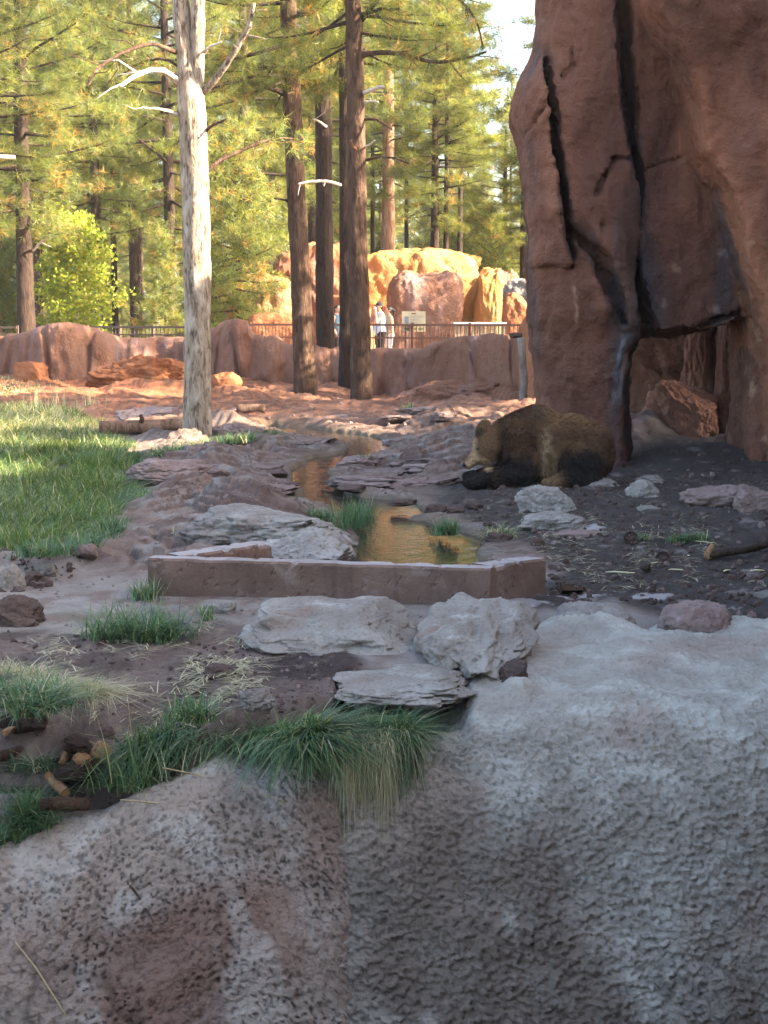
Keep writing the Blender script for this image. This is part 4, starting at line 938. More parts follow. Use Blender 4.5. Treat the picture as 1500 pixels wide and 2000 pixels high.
def crown(seed, Hc, R, nl, per, K, L, W, orange=.08, low=.55, spread=.34):
    rg = np.random.default_rng(seed); LV, LF, off = [], [], 0; P, D, Cc = [], [], []
    for i in range(nl):
        tt = ((i + rg.random()) / nl); z0 = tt * Hc * .97; az = i * 2.39996 + rg.normal() * .3
        prof = (low + (1 - low) * min(1, tt / .3)) * (1 - tt) ** .75 + .06
        l = R * prof * rg.uniform(.6, 1.15); el = math.radians(-14 + 58 * tt + rg.normal() * 7)
        m = 5; s = np.linspace(0, 1, m); bend = rg.normal() * .25
        ax = az + bend * s; q = np.stack([np.cos(ax) * l * s * math.cos(el), np.sin(ax) * l * s * math.cos(el), z0 + l * s * math.sin(el) - .18 * l * s * s + .22 * l * s ** 3], -1)
        V, F = tube(q, np.linspace(.018 + .016 * l, .008, m), 4, cap=False); LV.append(V); LF.append(F + off); off += len(V)
        ncl = max(2, int(per * l / R * 1.6 / 9) + 2)
        sc = rg.uniform(.28, 1.0, ncl) ** .7; cp = np.stack([np.interp(sc, s, q[:, k]) for k in range(3)], -1)
        sd = np.array([-math.sin(az), math.cos(az), 0]); lat = rg.normal(size=(ncl, 1)) * spread * l * .45 * (1.1 - sc)[:, None] * 1.5
        cp = cp + sd * lat + np.array([0, 0, .06]) * rg.normal(size=(ncl, 1))
        for k in range(ncl):
            a = np.array([np.interp(max(0, sc[k] - .15), s, q[:, j]) for j in range(3)])
            V, F = tube([a, (a + cp[k]) / 2 + rg.normal(size=3) * .04, cp[k]], [.009, .007, .004], 3, cap=False); LV.append(V); LF.append(F + off); off += len(V)
            nt_ = rg.integers(6, 12); pp = cp[k] + rg.normal(size=(nt_, 3)) * (.20, .20, .13)
            dd = (cp[k] - a) / (np.linalg.norm(cp[k] - a) + 1e-6) + rg.normal(size=(nt_, 3)) * .5 + np.array([0, 0, .25]); dd /= np.linalg.norm(dd, axis=1)[:, None]
            P.append(pp); D.append(dd); oc = .75 if rg.random() < orange * .7 else orange * .4
            Cc.append(tuft_cols(rg, nt_, 1, oc) * rg.uniform(.8, 1.2))
    NV, NF, NC = needles(np.concatenate(P), np.concatenate(D), rg, K, L, W, np.concatenate(Cc))
    V = np.concatenate([NV] + LV); F = np.concatenate([NF] + [f + len(NV) for f in [np.concatenate(LF)]])
    mi = np.r_[np.zeros(len(NF), int), np.ones(len(F) - len(NF), int)]
    col = np.concatenate([NC, np.tile([.1, .07, .05], (len(V) - len(NV), 1))])
    return V, F, col, mi
def crown_mesh(*a, **k):
    V, F, col, mi = crown(*a, **k); return mesh('crown', V, F, [M['needle'], M['bark_dark']], smooth=False, col=col, midx=mi)
NEAR = [crown_mesh(400 + i, 13.0, 3.3, 84, 60, 14, .24, .011, orange=.055) for i in range(3)]
FAR = [crown_mesh(420 + i, 14.0, 2.7, 56, 42, 11, .36, .022, orange=.018, low=.7) for i in range(4)]
YOUNG = [crown_mesh(440 + i, 6.5, 1.9, 60, 45, 8, .28, .020, orange=.05, low=.95) for i in range(2)]
print('tris per crown', [len(m.polygons) for m in NEAR + FAR + YOUNG])
TRUNKF = {}
def far_trunk(mat, h, r):
    key = (mat, round(h), round(r, 2))
    if key not in TRUNKF:
        V, F = tube([(0, 0, -.4), (.02 * h * .2, 0, h * .3), (0, .03, h * .65), (0, 0, h)], [r * 1.1, r * .9, r * .6, .03], 9, bark=.012, res=.6); TRUNKF[key] = mesh('trunk', V, F, M[mat])
    return TRUNKF[key]
def forest_tree(lab, x, y, h, base, r, mat, cm, group=None, rz=0.0, zc=1.0, rc=1.0, z=0.35, Hc=14.0, nm='pine_tree'):
    t = thing(nm, lab, 'tree', (x, y, z), rz, group); link('trunk', far_trunk(mat, h, r), t)
    c = link('crown', cm, t, (0, 0, base)); c.scale = (rc, rc, (h - base) / Hc * zc + .02); return t
rg = np.random.default_rng(77)
FG = 'pines of the forest behind the rocks'
FL = ['tall green pine standing in the crowded forest behind the rocks', ]
# singled-out trees of the middle distance: (px, py_base, Y, width_px, mat, crown_base, H, label)
for px, Y, w, mat, cb, h, cm, lab in [
    (758, 62, 29, 'bark_red', 6.6, 19, FAR[0], 'pine with an orange sunlit trunk rising behind the sunlit outcrop'),
    (900, 70, 11, 'bark_dark', 8.5, 18, FAR[1], 'slender straight dark pine trunk over the right end of the sunlit outcrop'),
    (846, 74, 11, 'bark_dark', 9.0, 21, FAR[2], 'slender dark pine leaning slightly left above the brown capstone'),
    (795, 72, 9, 'bark_dark', 9.0, 20, FAR[3], 'thin grey pine right of the orange trunked pine'),
    (729, 66, 9, 'bark_dark', 7.5, 20, FAR[1], 'thin dark pine just right of the four brown trunks'),
    (226, 66, 12, 'bark_dark', 6.0, 19, FAR[2], 'dark thin pine right of the yellow green young tree'),
    (262, 60, 16, 'bark_dark', 6.4, 20, FAR[0], 'darker thicker pine behind the dark railing')]:
    x = PX(px, 600, Y)[0]; forest_tree(lab, x, Y, h, cb, w / FPX * Y / 2, mat, cm, None, rg.uniform(0, 6))
placed = [(PX(p, 600, Y)[0], Y) for p, Y in ((758, 62), (900, 70), (846, 74), (795, 72), (729, 66), (226, 66), (262, 60))]
n = 0; tries = 0
while n < 105 and tries < 6000:
    tries += 1; Y = 56 + 100 * rg.random() ** 1.25; x = rg.uniform(-.30, .30) * Y
    px = 750 + x / Y * FPX
    if min((abs(x - a) * 1.0 + abs(Y - b) * .6) for a, b in placed) < 2.6: continue
    if 560 < px < 1000 and Y < 63: continue
    placed.append((x, Y)); sky_gap = 925 < px < 1090
    h = rg.uniform(15, 22) + max(0, (Y - 90) * .05)
    if sky_gap: h = min(h, 1.6 + (620 - 150) / FPX * Y * rg.uniform(.7, 1.0)); 
    forest_tree(FL[0], x, Y, h, h * rg.uniform(.22, .42) if Y > 75 else h * rg.uniform(.3, .5), rg.uniform(.10, .22), 'bark_dark' if rg.random() < .75 else 'bark', FAR[n % 4], FG, rg.uniform(0, 6.28), 1.0, rg.uniform(.9, 1.25) * (.6 if sky_gap else 1)); n += 1
for i in range(56):
    Y = rg.uniform(62, 150); x = rg.uniform(-.28, .28) * Y; h = rg.uniform(4, 8.5); k = h / 6.5
    t = thing('young_pine', 'bushy young pine growing between the trunks of the far forest', 'tree', (x, Y, .35), rg.uniform(0, 6), 'young pines between the forest trunks'); c = link('crown', YOUNG[i % 2], t, (0, 0, .3)); c.scale = (k, k, k)
# far wood closing the view
P, D = [], []
for i in range(46):
    Y = rg.uniform(165, 215); x = -64 + 128 * (i + rg.random()) / 46; h = rg.uniform(13, 19) if not (900 < 750 + x / Y * FPX < 1100) else 12
    m = 330; t_ = rg.random(m) ** .8; a = rg.random(m) * 6.283; rr = 3.2 * (1 - t_) ** .7 * np.sqrt(rg.random(m)) * 1.2 + .2
    P.append(np.stack([x + np.cos(a) * rr, Y + np.sin(a) * rr, .6 + t_ * h], -1)); D.append(np.stack([np.cos(a), np.sin(a), .3 + 0 * a], -1))
P = np.concatenate(P); V, F, c = needles(P, np.concatenate(D), rg, 6, 1.1, .16, tuft_cols(rg, len(P), 1, .04) * 1.0)
tag(solo('far_wood', V, F, M['needle'], (0, 190, 0), smooth=False, col=c), kind='stuff')

# near pines -----------------------------------------------------------------
def near_pine(lab, pts, Y, mat, H_top, cb, cm, seed, bark, rz=0.0, rc=1.0, extra=()):
    P = np.array([PX(px, py, Y) for px, py, w in pts]); R = np.array([w for _, _, w in pts]) / FPX * Y / 2
    g = H(P[0][0], Y); P = np.concatenate([[P[0] - (0, 0, P[0][2] - g + .4)], P[1:]]) if P[0][2] > g - .4 else P
    topd = (P[-1] - P[-2]); topd /= np.linalg.norm(topd); tip = P[-1] + topd * max(1., (H_top - P[-1][2]))
    P = np.concatenate([P, [tip]]); R = np.r_[R, .04]; R[0] *= 1.12
    root = thing('pine_tree', lab, 'tree', (P[1][0] if False else P[0][0], Y, g))
    V, F = tube(P, R, 40, bark=bark, bfreq=(7.0, 1.6), seed=seed, res=.05); part('trunk', V, F, M[mat], root)
    c = link('crown', cm, root, tuple(np.array([P[-2][0], Y, cb]) - np.array(root.location)), (0, 0, rz)); c.scale = (rc, rc, (H_top - cb) / 13.0)
    return root
def branch(root, pts, Y, w0, w1, mat, name='branch', dy=0.0, twigs=0, seed=0, green=0, orange=.1, part_kw=None):
    P = np.array([PX(px, py, Y + dy * i / max(1, len(pts) - 1)) for i, (px, py) in enumerate(pts)]); d = np.r_[0, np.cumsum(np.linalg.norm(np.diff(P, axis=0), axis=1))]
    tt = np.linspace(0, d[-1], 22)
    def cr(v):                                              # smooth
        q = np.interp(tt, d, v); k = np.ones(5) / 5; return np.convolve(np.pad(q, 2, mode='reflect', reflect_type='odd'), k, 'valid')
    Q = np.stack([cr(P[:, i]) for i in range(3)], -1); rg = np.random.default_rng(seed + 1000)
    Q[3:] += np.cumsum(rg.normal(size=(19, 3)) * .006, 0)
    R = np.linspace(w0, w1, 22) / FPX * Y / 2; S = [tube(Q, R, 9, bark=float(R[0] * .12), seed=seed)]
    ends = []
    for k in range(twigs):
        i = rg.integers(6, 21); L = rg.uniform(.25, .7); v = Q[min(21, i + 1)] - Q[i - 1]; v /= np.linalg.norm(v); v = v + rg.normal(size=3) * .7; v /= np.linalg.norm(v)
        q = [Q[i], Q[i] + v * L * .5 + rg.normal(size=3) * .05, Q[i] + v * L + np.array([0, 0, -.1 * L])]; S.append(tube(q, [R[i] * .5, R[i] * .35, .004], 5)); ends += [(q[1], v), (q[2], v)]
    V, F = join([(a, b) for a, b in S]); o = part(name, V, F, M[mat], root)
    if green:
        cp = [e[0] for e in ends] + list(Q[8:]); cv = [e[1] for e in ends] + [Q[-1] - Q[-3]] * len(Q[8:]); idx = rg.integers(0, len(cp), green)
        PP = np.array([cp[i] for i in idx]) + rg.normal(size=(green, 3)) * (.22, .22, .16); DD = np.array([cv[i] / (np.linalg.norm(cv[i]) + 1e-9) for i in idx]) + rg.normal(size=(green, 3)) * .5 - np.array([0, 0, .05]); DD /= np.linalg.norm(DD, axis=1)[:, None]
        V, F, c = needles(PP, DD, rg, 12, .19, .009, tuft_cols(rg, green, 1, orange)); part('needles', V, F, M['needle'], o if False else root, smooth=False, col=c)
    return o
wp = near_pine('pale barked forked pine standing in the grass with bare white branches', [(386, 866, 58), (387, 800, 54), (388, 700, 52), (387, 600, 51), (382, 450, 52), (378, 300, 52), (374, 190, 50), (362, 120, 36), (352, 0, 32)], 25, 'bark_pale', 19, 9.4, NEAR[0], 3, .016, 1.0)
V, F = tube([PX(383, 250, 25), PX(386, 140, 24.95), PX(386, 0, 24.9), PX(392, -300, 24.8), PX(400, -1000, 24.6)], np.array([16, 26, 26, 22, 6]) / FPX * 25 / 2, 30, bark=.013, seed=9, res=.05); part('fork', V, F, M['bark_pale'], wp)
branch(wp, [(350, 162), (330, 142), (300, 136), (265, 146), (230, 172)], 25, 13, 6, 'deadwood', 'dead_branch', -1.2, 3, 1)
branch(wp, [(348, 104), (320, 92), (285, 88), (240, 108), (195, 135), (172, 172)], 25, 9, 4, 'bark', 'branch', -1.6, 5, 2)
branch(wp, [(348, 225), (325, 215), (280, 209)], 25, 7, 3, 'deadwood', 'dead_branch', -.5, 1, 3)
branch(wp, [(398, 178), (425, 150), (455, 110), (480, 70), (492, 55), (498, 10)], 25, 14, 7, 'bark_pale', 'branch', -.6, 5, 4)
branch(wp, [(402, 338), (430, 310), (470, 290), (540, 265), (585, 268)], 25, 9, 4, 'bark', 'branch', .8, 5, 5, 60)
branch(wp, [(402, 256), (420, 240), (440, 228)], 25, 7, 3, 'bark', 'dead_branch', -.3, 1, 6)
branch(wp, [(398, 105), (410, 92), (430, 85)], 25, 6, 3, 'deadwood', 'dead_branch', -.3, 1, 7)
branch(wp, [(350, 130), (325, 118), (280, 122), (240, 150)], 25, 7, 3, 'bark', 'branch', .9, 6, 8, 40)
c1 = near_pine('leftmost of the four brown pine trunks, leaning slightly left', [(598, 772, 46), (596, 720, 42), (592, 640, 40), (586, 500, 37), (577, 350, 36), (570, 180, 34), (562, 0, 30)], 36, 'bark', 21, 7.2, NEAR[1], 13, .022, 2.0)
branch(c1, [(556, 185), (520, 166), (460, 158), (410, 172), (392, 190)], 36, 10, 5, 'bark_dark', 'branch', -2.5, 8, 11, 110)
branch(c1, [(560, 150), (520, 148), (450, 165)], 36, 7, 3, 'bark_dark', 'branch', -1.5, 6, 12, 90)
branch(c1, [(565, 395), (548, 387), (536, 386)], 36, 5, 3, 'bark_dark', 'dead_branch', -.5, 0, 13)
branch(c1, [(560, 262), (520, 270), (480, 290), (430, 320), (400, 345)], 36, 8, 4, 'bark_dark', 'branch', -1.5, 8, 14, 70)
c2 = near_pine('second from left of the four brown pine trunks, the darkest one', [(637, 756, 38), (636, 700, 35), (634, 600, 34), (633, 400, 33), (631, 200, 31), (627, 0, 28)], 40, 'bark_dark', 22, 8.0, NEAR[2], 23, .022, 4.0)
branch(c2, [(640, 250), (630, 238), (612, 231)], 40, 6, 3, 'deadwood', 'dead_branch', -1, 1, 21)
c3 = near_pine('third brown pine trunk half hidden behind the thickest one', [(676, 778, 30), (676, 700, 27), (675, 500, 24), (674, 300, 22), (672, 150, 20), (668, 0, 18)], 37.5, 'bark_dark', 19, 7.6, NEAR[0], 33, .02, 5.0)
branch(c3, [(668, 362), (640, 354), (610, 354), (584, 358)], 37.5, 7, 4, 'deadwood', 'dead_branch', -2.5, 2, 31)
branch(c3, [(668, 10), (660, 40), (652, 60), (640, 90), (645, 130)], 37.5, 8, 4, 'bark_dark', 'branch', -1, 8, 32, 60)
c4 = near_pine('rightmost and thickest of the four brown pine trunks', [(706, 801, 46), (705, 740, 42), (703, 650, 40), (700, 500, 37), (697, 350, 35), (694, 200, 34), (690, 0, 31)], 33.5, 'bark', 20, 7.6, NEAR[1], 43, .022, 0.5)
branch(c4, [(708, 108), (730, 102), (770, 102), (810, 112), (850, 122), (905, 112), (945, 100)], 33.5, 11, 4, 'bark', 'branch', -1.8, 12, 41, 260, .16)
branch(c4, [(706, 30), (740, 18), (780, 18)], 33.5, 8, 4, 'bark_dark', 'branch', -.8, 6, 42, 90)
branch(c4, [(706, 40), (760, -30), (830, -40), (900, 0), (935, 45), (942, 100)], 33.5, 10, 3, 'bark_dark', 'branch', -1.5, 14, 43, 300, .1)
branch(c4, [(708, 183), (725, 176), (747, 168)], 33.5, 9, 5, 'deadwood', 'dead_branch', -.8, 0, 44)
branch(c4, [(709, 200), (725, 198), (738, 198)], 33.5, 5, 3, 'deadwood', 'dead_branch', -.3, 0, 45)
branch(c4, [(708, 233), (735, 233), (757, 243), (772, 250)], 33.5, 6, 3, 'bark', 'dead_branch', -.6, 1, 46)
branch(c4, [(712, 313), (740, 308), (770, 311), (800, 322)], 33.5, 6, 3, 'bark', 'dead_branch', -1, 3, 47, 20)
branch(c4, [(708, 290), (722, 284), (735, 278)], 33.5, 5, 2, 'deadwood', 'dead_branch', -.3, 0, 48)
branch(c4, [(695, 292), (688, 285), (684, 276)], 33.2, 6, 4, 'wood', 'dead_branch', -.6, 0, 49)
# left pine
c5 = near_pine('brown pine trunk at the far left behind the low rock wall', [(52, 660, 36), (50, 600, 33), (47, 500, 31), (44, 400, 29), (40, 200, 26), (38, 0, 22)], 47, 'bark_dark', 19, 4.6, NEAR[2], 53, .024, 2.5, 1.15)
branch(c5, [(64, 490), (85, 468), (110, 462)], 47, 5, 3, 'deadwood', 'dead_branch', -1, 2, 51)
branch(c5, [(28, 308), (-10, 305), (-50, 310)], 44, 9, 5, 'deadwood', 'dead_branch', -1, 2, 52)
# pines filling the left, with low crowns
def low_pine(lab, px, Y, h, cb, cm, rz, rc=1.0, mat='bark_dark', r=.2, Hc=13.0): forest_tree(lab, PX(px, 600, Y)[0], Y, h, cb, r, mat, cm, None, rz, 1, rc, .35, Hc)
low_pine('broad pine with orange tinged needles left of the pale pine', 190, 56, 17, 5.2, NEAR[0], 1.2, 1.2)
low_pine('pine with hanging needles filling the upper left corner', -40, 45, 18, 4.4, NEAR[1], 3.3, 1.25)
low_pine('green pine behind the upper part of the pale pine', 330, 52, 19, 4.6, NEAR[2], .4, 1.2)
low_pine('green pine between the pale pine and the four brown trunks', 480, 55, 20, 4.0, NEAR[0], 4.4, 1.25)
low_pine('dense pine crown behind the two left brown trunks', 610, 58, 20, 5.5, NEAR[1], 5.4, 1.1)
low_pine('leafy pine right of the four brown trunks, behind the outcrop', 850, 64, 15, 5.4, NEAR[2], 2.2, .9)
low_pine('pine beside the sky gap left of the tower', 985, 66, 9.5, 3.2, NEAR[1], 2.2, .75)
for px, Y, k, lab in ((462, 47, .95, 'young pine drooping over the red rock left of the brown trunks'), (5, 49, .45, 'small bright green young pine at the left edge behind the low wall'), (318, 50, .62, 'young blue green pine behind the dark railing'), (960, 62, .9, 'young pine behind the rocks beside the tower')):
    t = thing('young_pine', lab, 'tree', (PX(px, 600, Y)[0], Y, .4), px * .1); c = link('crown', YOUNG[0 if px > 300 else 1], t, (0, 0, .3 if px != 462 else 1.2)); c.scale = (k, k, k)
# young broadleaf tree
def broadleaf():
    Y = 48.5; x = PX(148, 600, Y)[0]; rg = np.random.default_rng(12); root = thing('young_tree', 'young broadleaf tree with bright yellow green leaves behind the low rock wall', 'tree', (x, Y, .4))
    S = []; off = np.array([x, Y, .4]); tips = []
    V, F = tube([off - (0, 0, .3), off + (.05, 0, 1.5), off + (-.05, .05, 3.6), off + (.02, 0, 4.6)], [.06, .045, .025, .008], 8); S.append((V, F))
    for i in range(34):
        z = .4 + 4.0 * (i / 34) ; az = i * 2.4; l = (1.35 - .9 * abs(z - 1.4) / 3.2) * rg.uniform(.7, 1.1); v = np.array([math.cos(az), math.sin(az), .7]) * l
        p = off + (0, 0, z); q = p + v * .5 + (0, 0, .05); e = p + v; S.append(tube([p, q, e], [.016, .011, .004], 5)); tips += [q, e, (q + e) / 2, p + v * .7]
    V, F = join(S); part('trunk', V, F, M['deadwood'], root)
    n = 9500; t = np.array(tips)[rg.integers(0, len(tips), n)] + rg.normal(size=(n, 3)) * (.19, .19, .17)
    a = rg.normal(size=(n, 3)); a /= np.linalg.norm(a, axis=1)[:, None]; b = np.cross(a, rg.normal(size=(n, 3))); b /= np.linalg.norm(b, axis=1)[:, None]
    s = .055 * (.7 + .6 * rg.random(n))[:, None]; V = np.stack([t - a * s * 1.2, t + b * s * .8, t + a * s * 1.2, t - b * s * .8], 1).reshape(-1, 3)
    g = np.array([[.28, .33, .04], [.38, .38, .06], [.46, .38, .12], [.18, .26, .04]])[rg.choice(4, n, p=[.4, .3, .12, .18])] * (.8 + .4 * rg.random((n, 1)))
    part('crown', V, np.arange(4 * n).reshape(-1, 4), M['leaf'], root, smooth=False, col=np.repeat(g, 4, 0))
broadleaf()
# pines out of view on the right: they throw the dappled shade on the far half of the clearing
for i, (x, y, h, cb, rz) in enumerate([(9.5, 26.5, 17, 3.0, 0), (14, 28.5, 19, 4, 1), (7.5, 30.0, 15, 2.6, 2), (7.2, 34.5, 14, 2.6, 2.6), (17, 35, 20, 5, 3), (8.5, 38, 13, 2.4, 4), (20, 41, 20, 4, 5), (24, 33, 21, 5, .5), (22, 38, 20, 5, 5.5)]):
    forest_tree('pine growing behind the tall rock tower', x, y, h, cb, .2, 'bark', NEAR[i % 3], 'pines behind the rock tower', rz, 1, 1.1, .2, 13.0)

for x, y, k, lab in ((9.6, 47.6, 1.25, 'unseen young pine added beyond the tower to shade the outcrop foot'), (12.8, 49.0, 1.35, 'second unseen young pine added farther right beyond the tower for shade')):  # hidden low pines added to shade the lower half of the outcrop
    t = thing('young_pine', lab, 'tree', (x, y, .4), x); c = link('crown', YOUNG[0], t, (0, 0, .2)); c.scale = (k, k, k)
# unseen deck, wall and roof added round the camera to cut sky light
vs = thing('shade_shelter', 'unseen shelter added round the camera to darken the moat wall', 'shelter', (0, 0, -2.6))
for nm, c, s_ in (('deck', (0, -1.9, .33), (9, 4.6, .2)), ('wall', (0, .5, -.95), (9, .25, 3.3)), ('roof', (0, -1.7, 3.3), (10, 5.4, .2)), ('post', (-4.2, .1, 1.8), (.2, .2, 2.8)), ('post', (4.2, .1, 1.8), (.2, .2, 2.8))):
    V, F = box(c, s_); part(nm, V, F, M['bark'], vs, smooth=False)

# thin warm air of the late afternoon
V, F = box((0, 105, 9.5), (150, 260, 26.2)); hz = solo('haze', V, F, [], (0, 105, -3), kind='stuff', smooth=False)
hm = bpy.data.materials.new('thin_haze'); hm.use_nodes = True; hn = hm.node_tree; hn.nodes.remove(hn.nodes['Principled BSDF'])
pv = hn.nodes.new('ShaderNodeVolumePrincipled'); pv.inputs['Color'].default_value = (.95, .93, .88, 1); pv.inputs['Density'].default_value = 0.00035; pv.inputs['Anisotropy'].default_value = 0.2
hn.links.new(pv.outputs[0], hn.nodes['Material Output'].inputs['Volume']); hz.data.materials.append(hm)
# ------------------------------------------------------------------ stones, logs, kerb-side clutter
def stone(px, py, w, h, mat, seed, lab=None, cat='rock', group=None, name='rock', depth=.75, n=18, lift=0.28, rz=0.0, **kw):
    g = on_ground(px, py); k = g[1] / FPX; rx = w * k / 2; rz_ = h * k * .62
    kw.setdefault('p', 2.8); kw.setdefault('amp', .2); kw.setdefault('fine', .05); kw.setdefault('chips', 6)
    return rock_thing(name, lab, cat, (g[0], g[1] + rx * depth * .5, g[2] + rz_ * lift), (rx, rx * depth, rz_), seed, mat, group, n, rz, **kw)
def tilted(lab, c, radii, seed, tilt, roll, yaw, mat='pale', name='boulder', **kw):
    V, F = rock(radii, seed, 72, **kw); a, b, g_ = tilt, roll, yaw
    x, y, z = V.T; y, z = y * math.cos(a) - z * math.sin(a), y * math.sin(a) + z * math.cos(a); x, z = x * math.cos(b) - z * math.sin(b), x * math.sin(b) + z * math.cos(b); x, y = x * math.cos(g_) - y * math.sin(g_), x * math.sin(g_) + y * math.cos(g_)
    tag(link(name, mesh(name, np.stack([x, y, z], -1), F, M[mat]), None, c), lab, 'boulder')
tilted('long flat topped pale grey boulder in front of the concrete kerb', (PX(665, 1230, 9.45)[0], 9.45, .035), (.57, .47, .165), 501, .13, -.02, -.08, p=2.3, amp=.26, freq=1.5, fine=.022, chips=3)
tilted('knobbly pale grey boulder sloping down from the right corner of the kerb', (PX(925, 1260, 9.12)[0], 9.12, .02), (.36, .68, .20), 512, .16, .06, -.12, p=2.0, amp=.30, freq=1.5, fine=.030, chips=3)
rock_px('rock', 'brown rough lump at the lower right end of the knobbly boulder', 'rock', 968, 1040, 1290, 1352, 8.55, 'lava', 503, .8, .1, n=30, p=2.5, amp=.2, fine=.07)
rock_thing('rock_slab', 'flat brown shelf of rock roofing the black hollow', 'rock', (PX(785, 1360, 8.4)[0], 8.45, -.055), (.37, .36, .075), 504, 'pale', None, 54, 0, p=2.8, amp=.24, freq=1.5, fine=.022, chips=2)
rock_px('rock', 'small dark knob beside the tiny hole at the knobbly boulder', 'rock', 1020, 1056, 1306, 1348, 8.75, 'lava', 508, .8, .1, n=20)
stone(600, 1112, 190, 92, 'stone', 511, 'large grey rock rising from the left bank beside the pool', 'boulder', n=54, depth=.9, lift=.2, strata=.05)
stone(520, 1060, 330, 74, 'stone', 532, 'blue grey rounded rock on the left bank above the pool', 'boulder', n=44, depth=.8)
stone(440, 1062, 150, 34, 'slab', 513, 'broken pink ledge rock on the left bank behind the kerb', 'rock', n=36, strata=.08, p=3.5)
stone(330, 935, 160, 44, 'slab', 514, 'smooth grey topped rock at the edge of the grass', 'boulder', n=40)
rock_px('boulder', 'smooth brown hump of rock between the kerb pool and the right rock wall', 'boulder', 1288, 1432, 1176, 1262, 10.0, 'slab', 509, .8, .15, n=44, p=2.6, amp=.14, fine=.03, chips=3)
rock_px('boulder', 'smooth pale hump of rock rising from the top of the right rock wall', 'boulder', 1075, 1238, 1176, 1262, 10.0, 'stone', 510, .8, .15, n=44, p=2.4, amp=.14, fine=.03, chips=2)
stone(285, 824, 150, 36, 'slab', 515, 'low domed rock behind the fallen log', 'boulder', n=36, depth=.8)
stone(463, 862, 105, 42, 'slab', 516, 'reddish rock right of the pale pine foot', 'boulder', n=36, depth=.8)
rock_px('rock', 'lit orange rock ledge in front of the left rock wall', 'rock', 190, 362, 702, 775, 38.5, 'red', 517, .55, .1, n=44, p=2.6, amp=.3, fine=.08, chips=6, strata=.1)
rock_px('rock', 'low brown rock mound at the foot of the left rock wall', 'rock', 20, 95, 705, 770, 39.5, 'red', 518, .6, .1, n=26, strata=.08)
rock_px('rock', 'long lit pink rock hump right of the thickest brown trunk', 'rock', 745, 985, 738, 815, 34.5, 'wall', 519, .55, .1, n=44, p=2.8, amp=.22, fine=.05)
rock_px('rock', 'small orange lit rock right of the pale pine', 'rock', 410, 470, 728, 775, 36, 'red', 520, .7, .1, n=24, strata=.08)
stone(1075, 1000, 120, 58, 'stone', 521, 'pale angular rock in front of the bear', 'rock', n=34, p=3.4)
stone(1080, 1032, 150, 36, 'stone', 522, 'low flat grey rock below the angular rock by the bear', 'rock', n=30)
stone(1180, 952, 82, 19, 'stone', 523, 'flat light stone behind the bear at the tower foot', 'rock', n=24)
stone(1262, 972, 70, 38, 'stone', 524, 'tilted pale stone right of the flat light stone', 'rock', n=24)
stone(1275, 944, 64, 18, 'stone', 525, 'thin pale stone at the foot of the tower arch', 'rock', n=22)
stone(1400, 985, 130, 44, 'slab', 526, 'grey ledge rock at the foot of the right buttress', 'rock', n=30, strata=.06)
stone(1478, 1000, 110, 70, 'slab', 527, 'dark grey rock at the right edge below the buttress', 'rock', n=30)
stone(1265, 1000, 60, 14, 'stone', 528, 'small scatter stone right of the bear', 'rock')
stone(1130, 1048, 90, 16, 'slab', 529, 'pale pink flat stone on the soil below the bear', 'rock')
stone(1020, 1100, 110, 18, 'slab', 530, 'pink stone slab between the pool and the kerb end', 'rock')
stone(975, 1058, 50, 26, 'lava', 531, 'dark clod under the dry grass tuft by the pool', 'rock')
stone(14, 1152, 60, 62, 'stone', 541, 'grey rock cut by the left edge above the dark one', 'rock', n=26)
stone(22, 1222, 110, 68, 'lava', 542, 'dark brown lava rock at the left edge', 'rock', n=36)
stone(168, 1084, 40, 26, 'slab', 543, 'small brown stone at the corner of the grass', 'rock')
stone(88, 1122, 36, 24, 'stone', 544, 'small grey stone under the grass edge', 'rock')
stone(60, 1136, 46, 22, 'lava', 545, 'dark stone near the left edge below the grass', 'rock')
stone(335, 1228, 110, 50, 'stone', 546, 'rounded blue grey rock behind the big dark grass tuft', 'rock', n=30)
stone(432, 1198, 66, 28, 'stone', 547, 'rough little grey rock before the kerb', 'rock')
stone(500, 1378, 66, 44, 'stone', 548, 'crumbly light stone at the dirt above the hanging grass', 'rock', amp=.35, fine=.14)
stone(432, 1322, 70, 30, 'lava', 549, 'brown clod under a wisp of straw', 'rock')
rock_px('rock', 'smooth grey rock cut by the left edge beside the wood pieces', 'rock', -40, 46, 1538, 1625, 7.95, 'stone', 550, .8, .15, n=30)
rock_px('rock', 'brown rock below the grey one at the left edge', 'rock', 5, 55, 1595, 1660, 7.85, 'lava', 551, .8, .15, n=22)
# dark stones in the stream
for i, (px, py, w, h) in enumerate([(740, 1008, 60, 20), (850, 1000, 50, 18), (745, 1040, 22, 10), (1050, 1065, 26, 20), (1060, 1078, 24, 12), (820, 1070, 16, 7), (740, 940, 12, 14), (690, 958, 60, 14), (700, 905, 50, 10), (560, 950, 44, 10), (530, 930, 60, 12), (600, 965, 40, 8), (790, 985, 56, 12), (890, 1002, 44, 14), (925, 992, 36, 14)]):
    stone(px, py, w, h, 'lava', 560 + i, 'dark wet stone lying in or beside the stream', 'rock', 'dark stones of the stream', n=12)
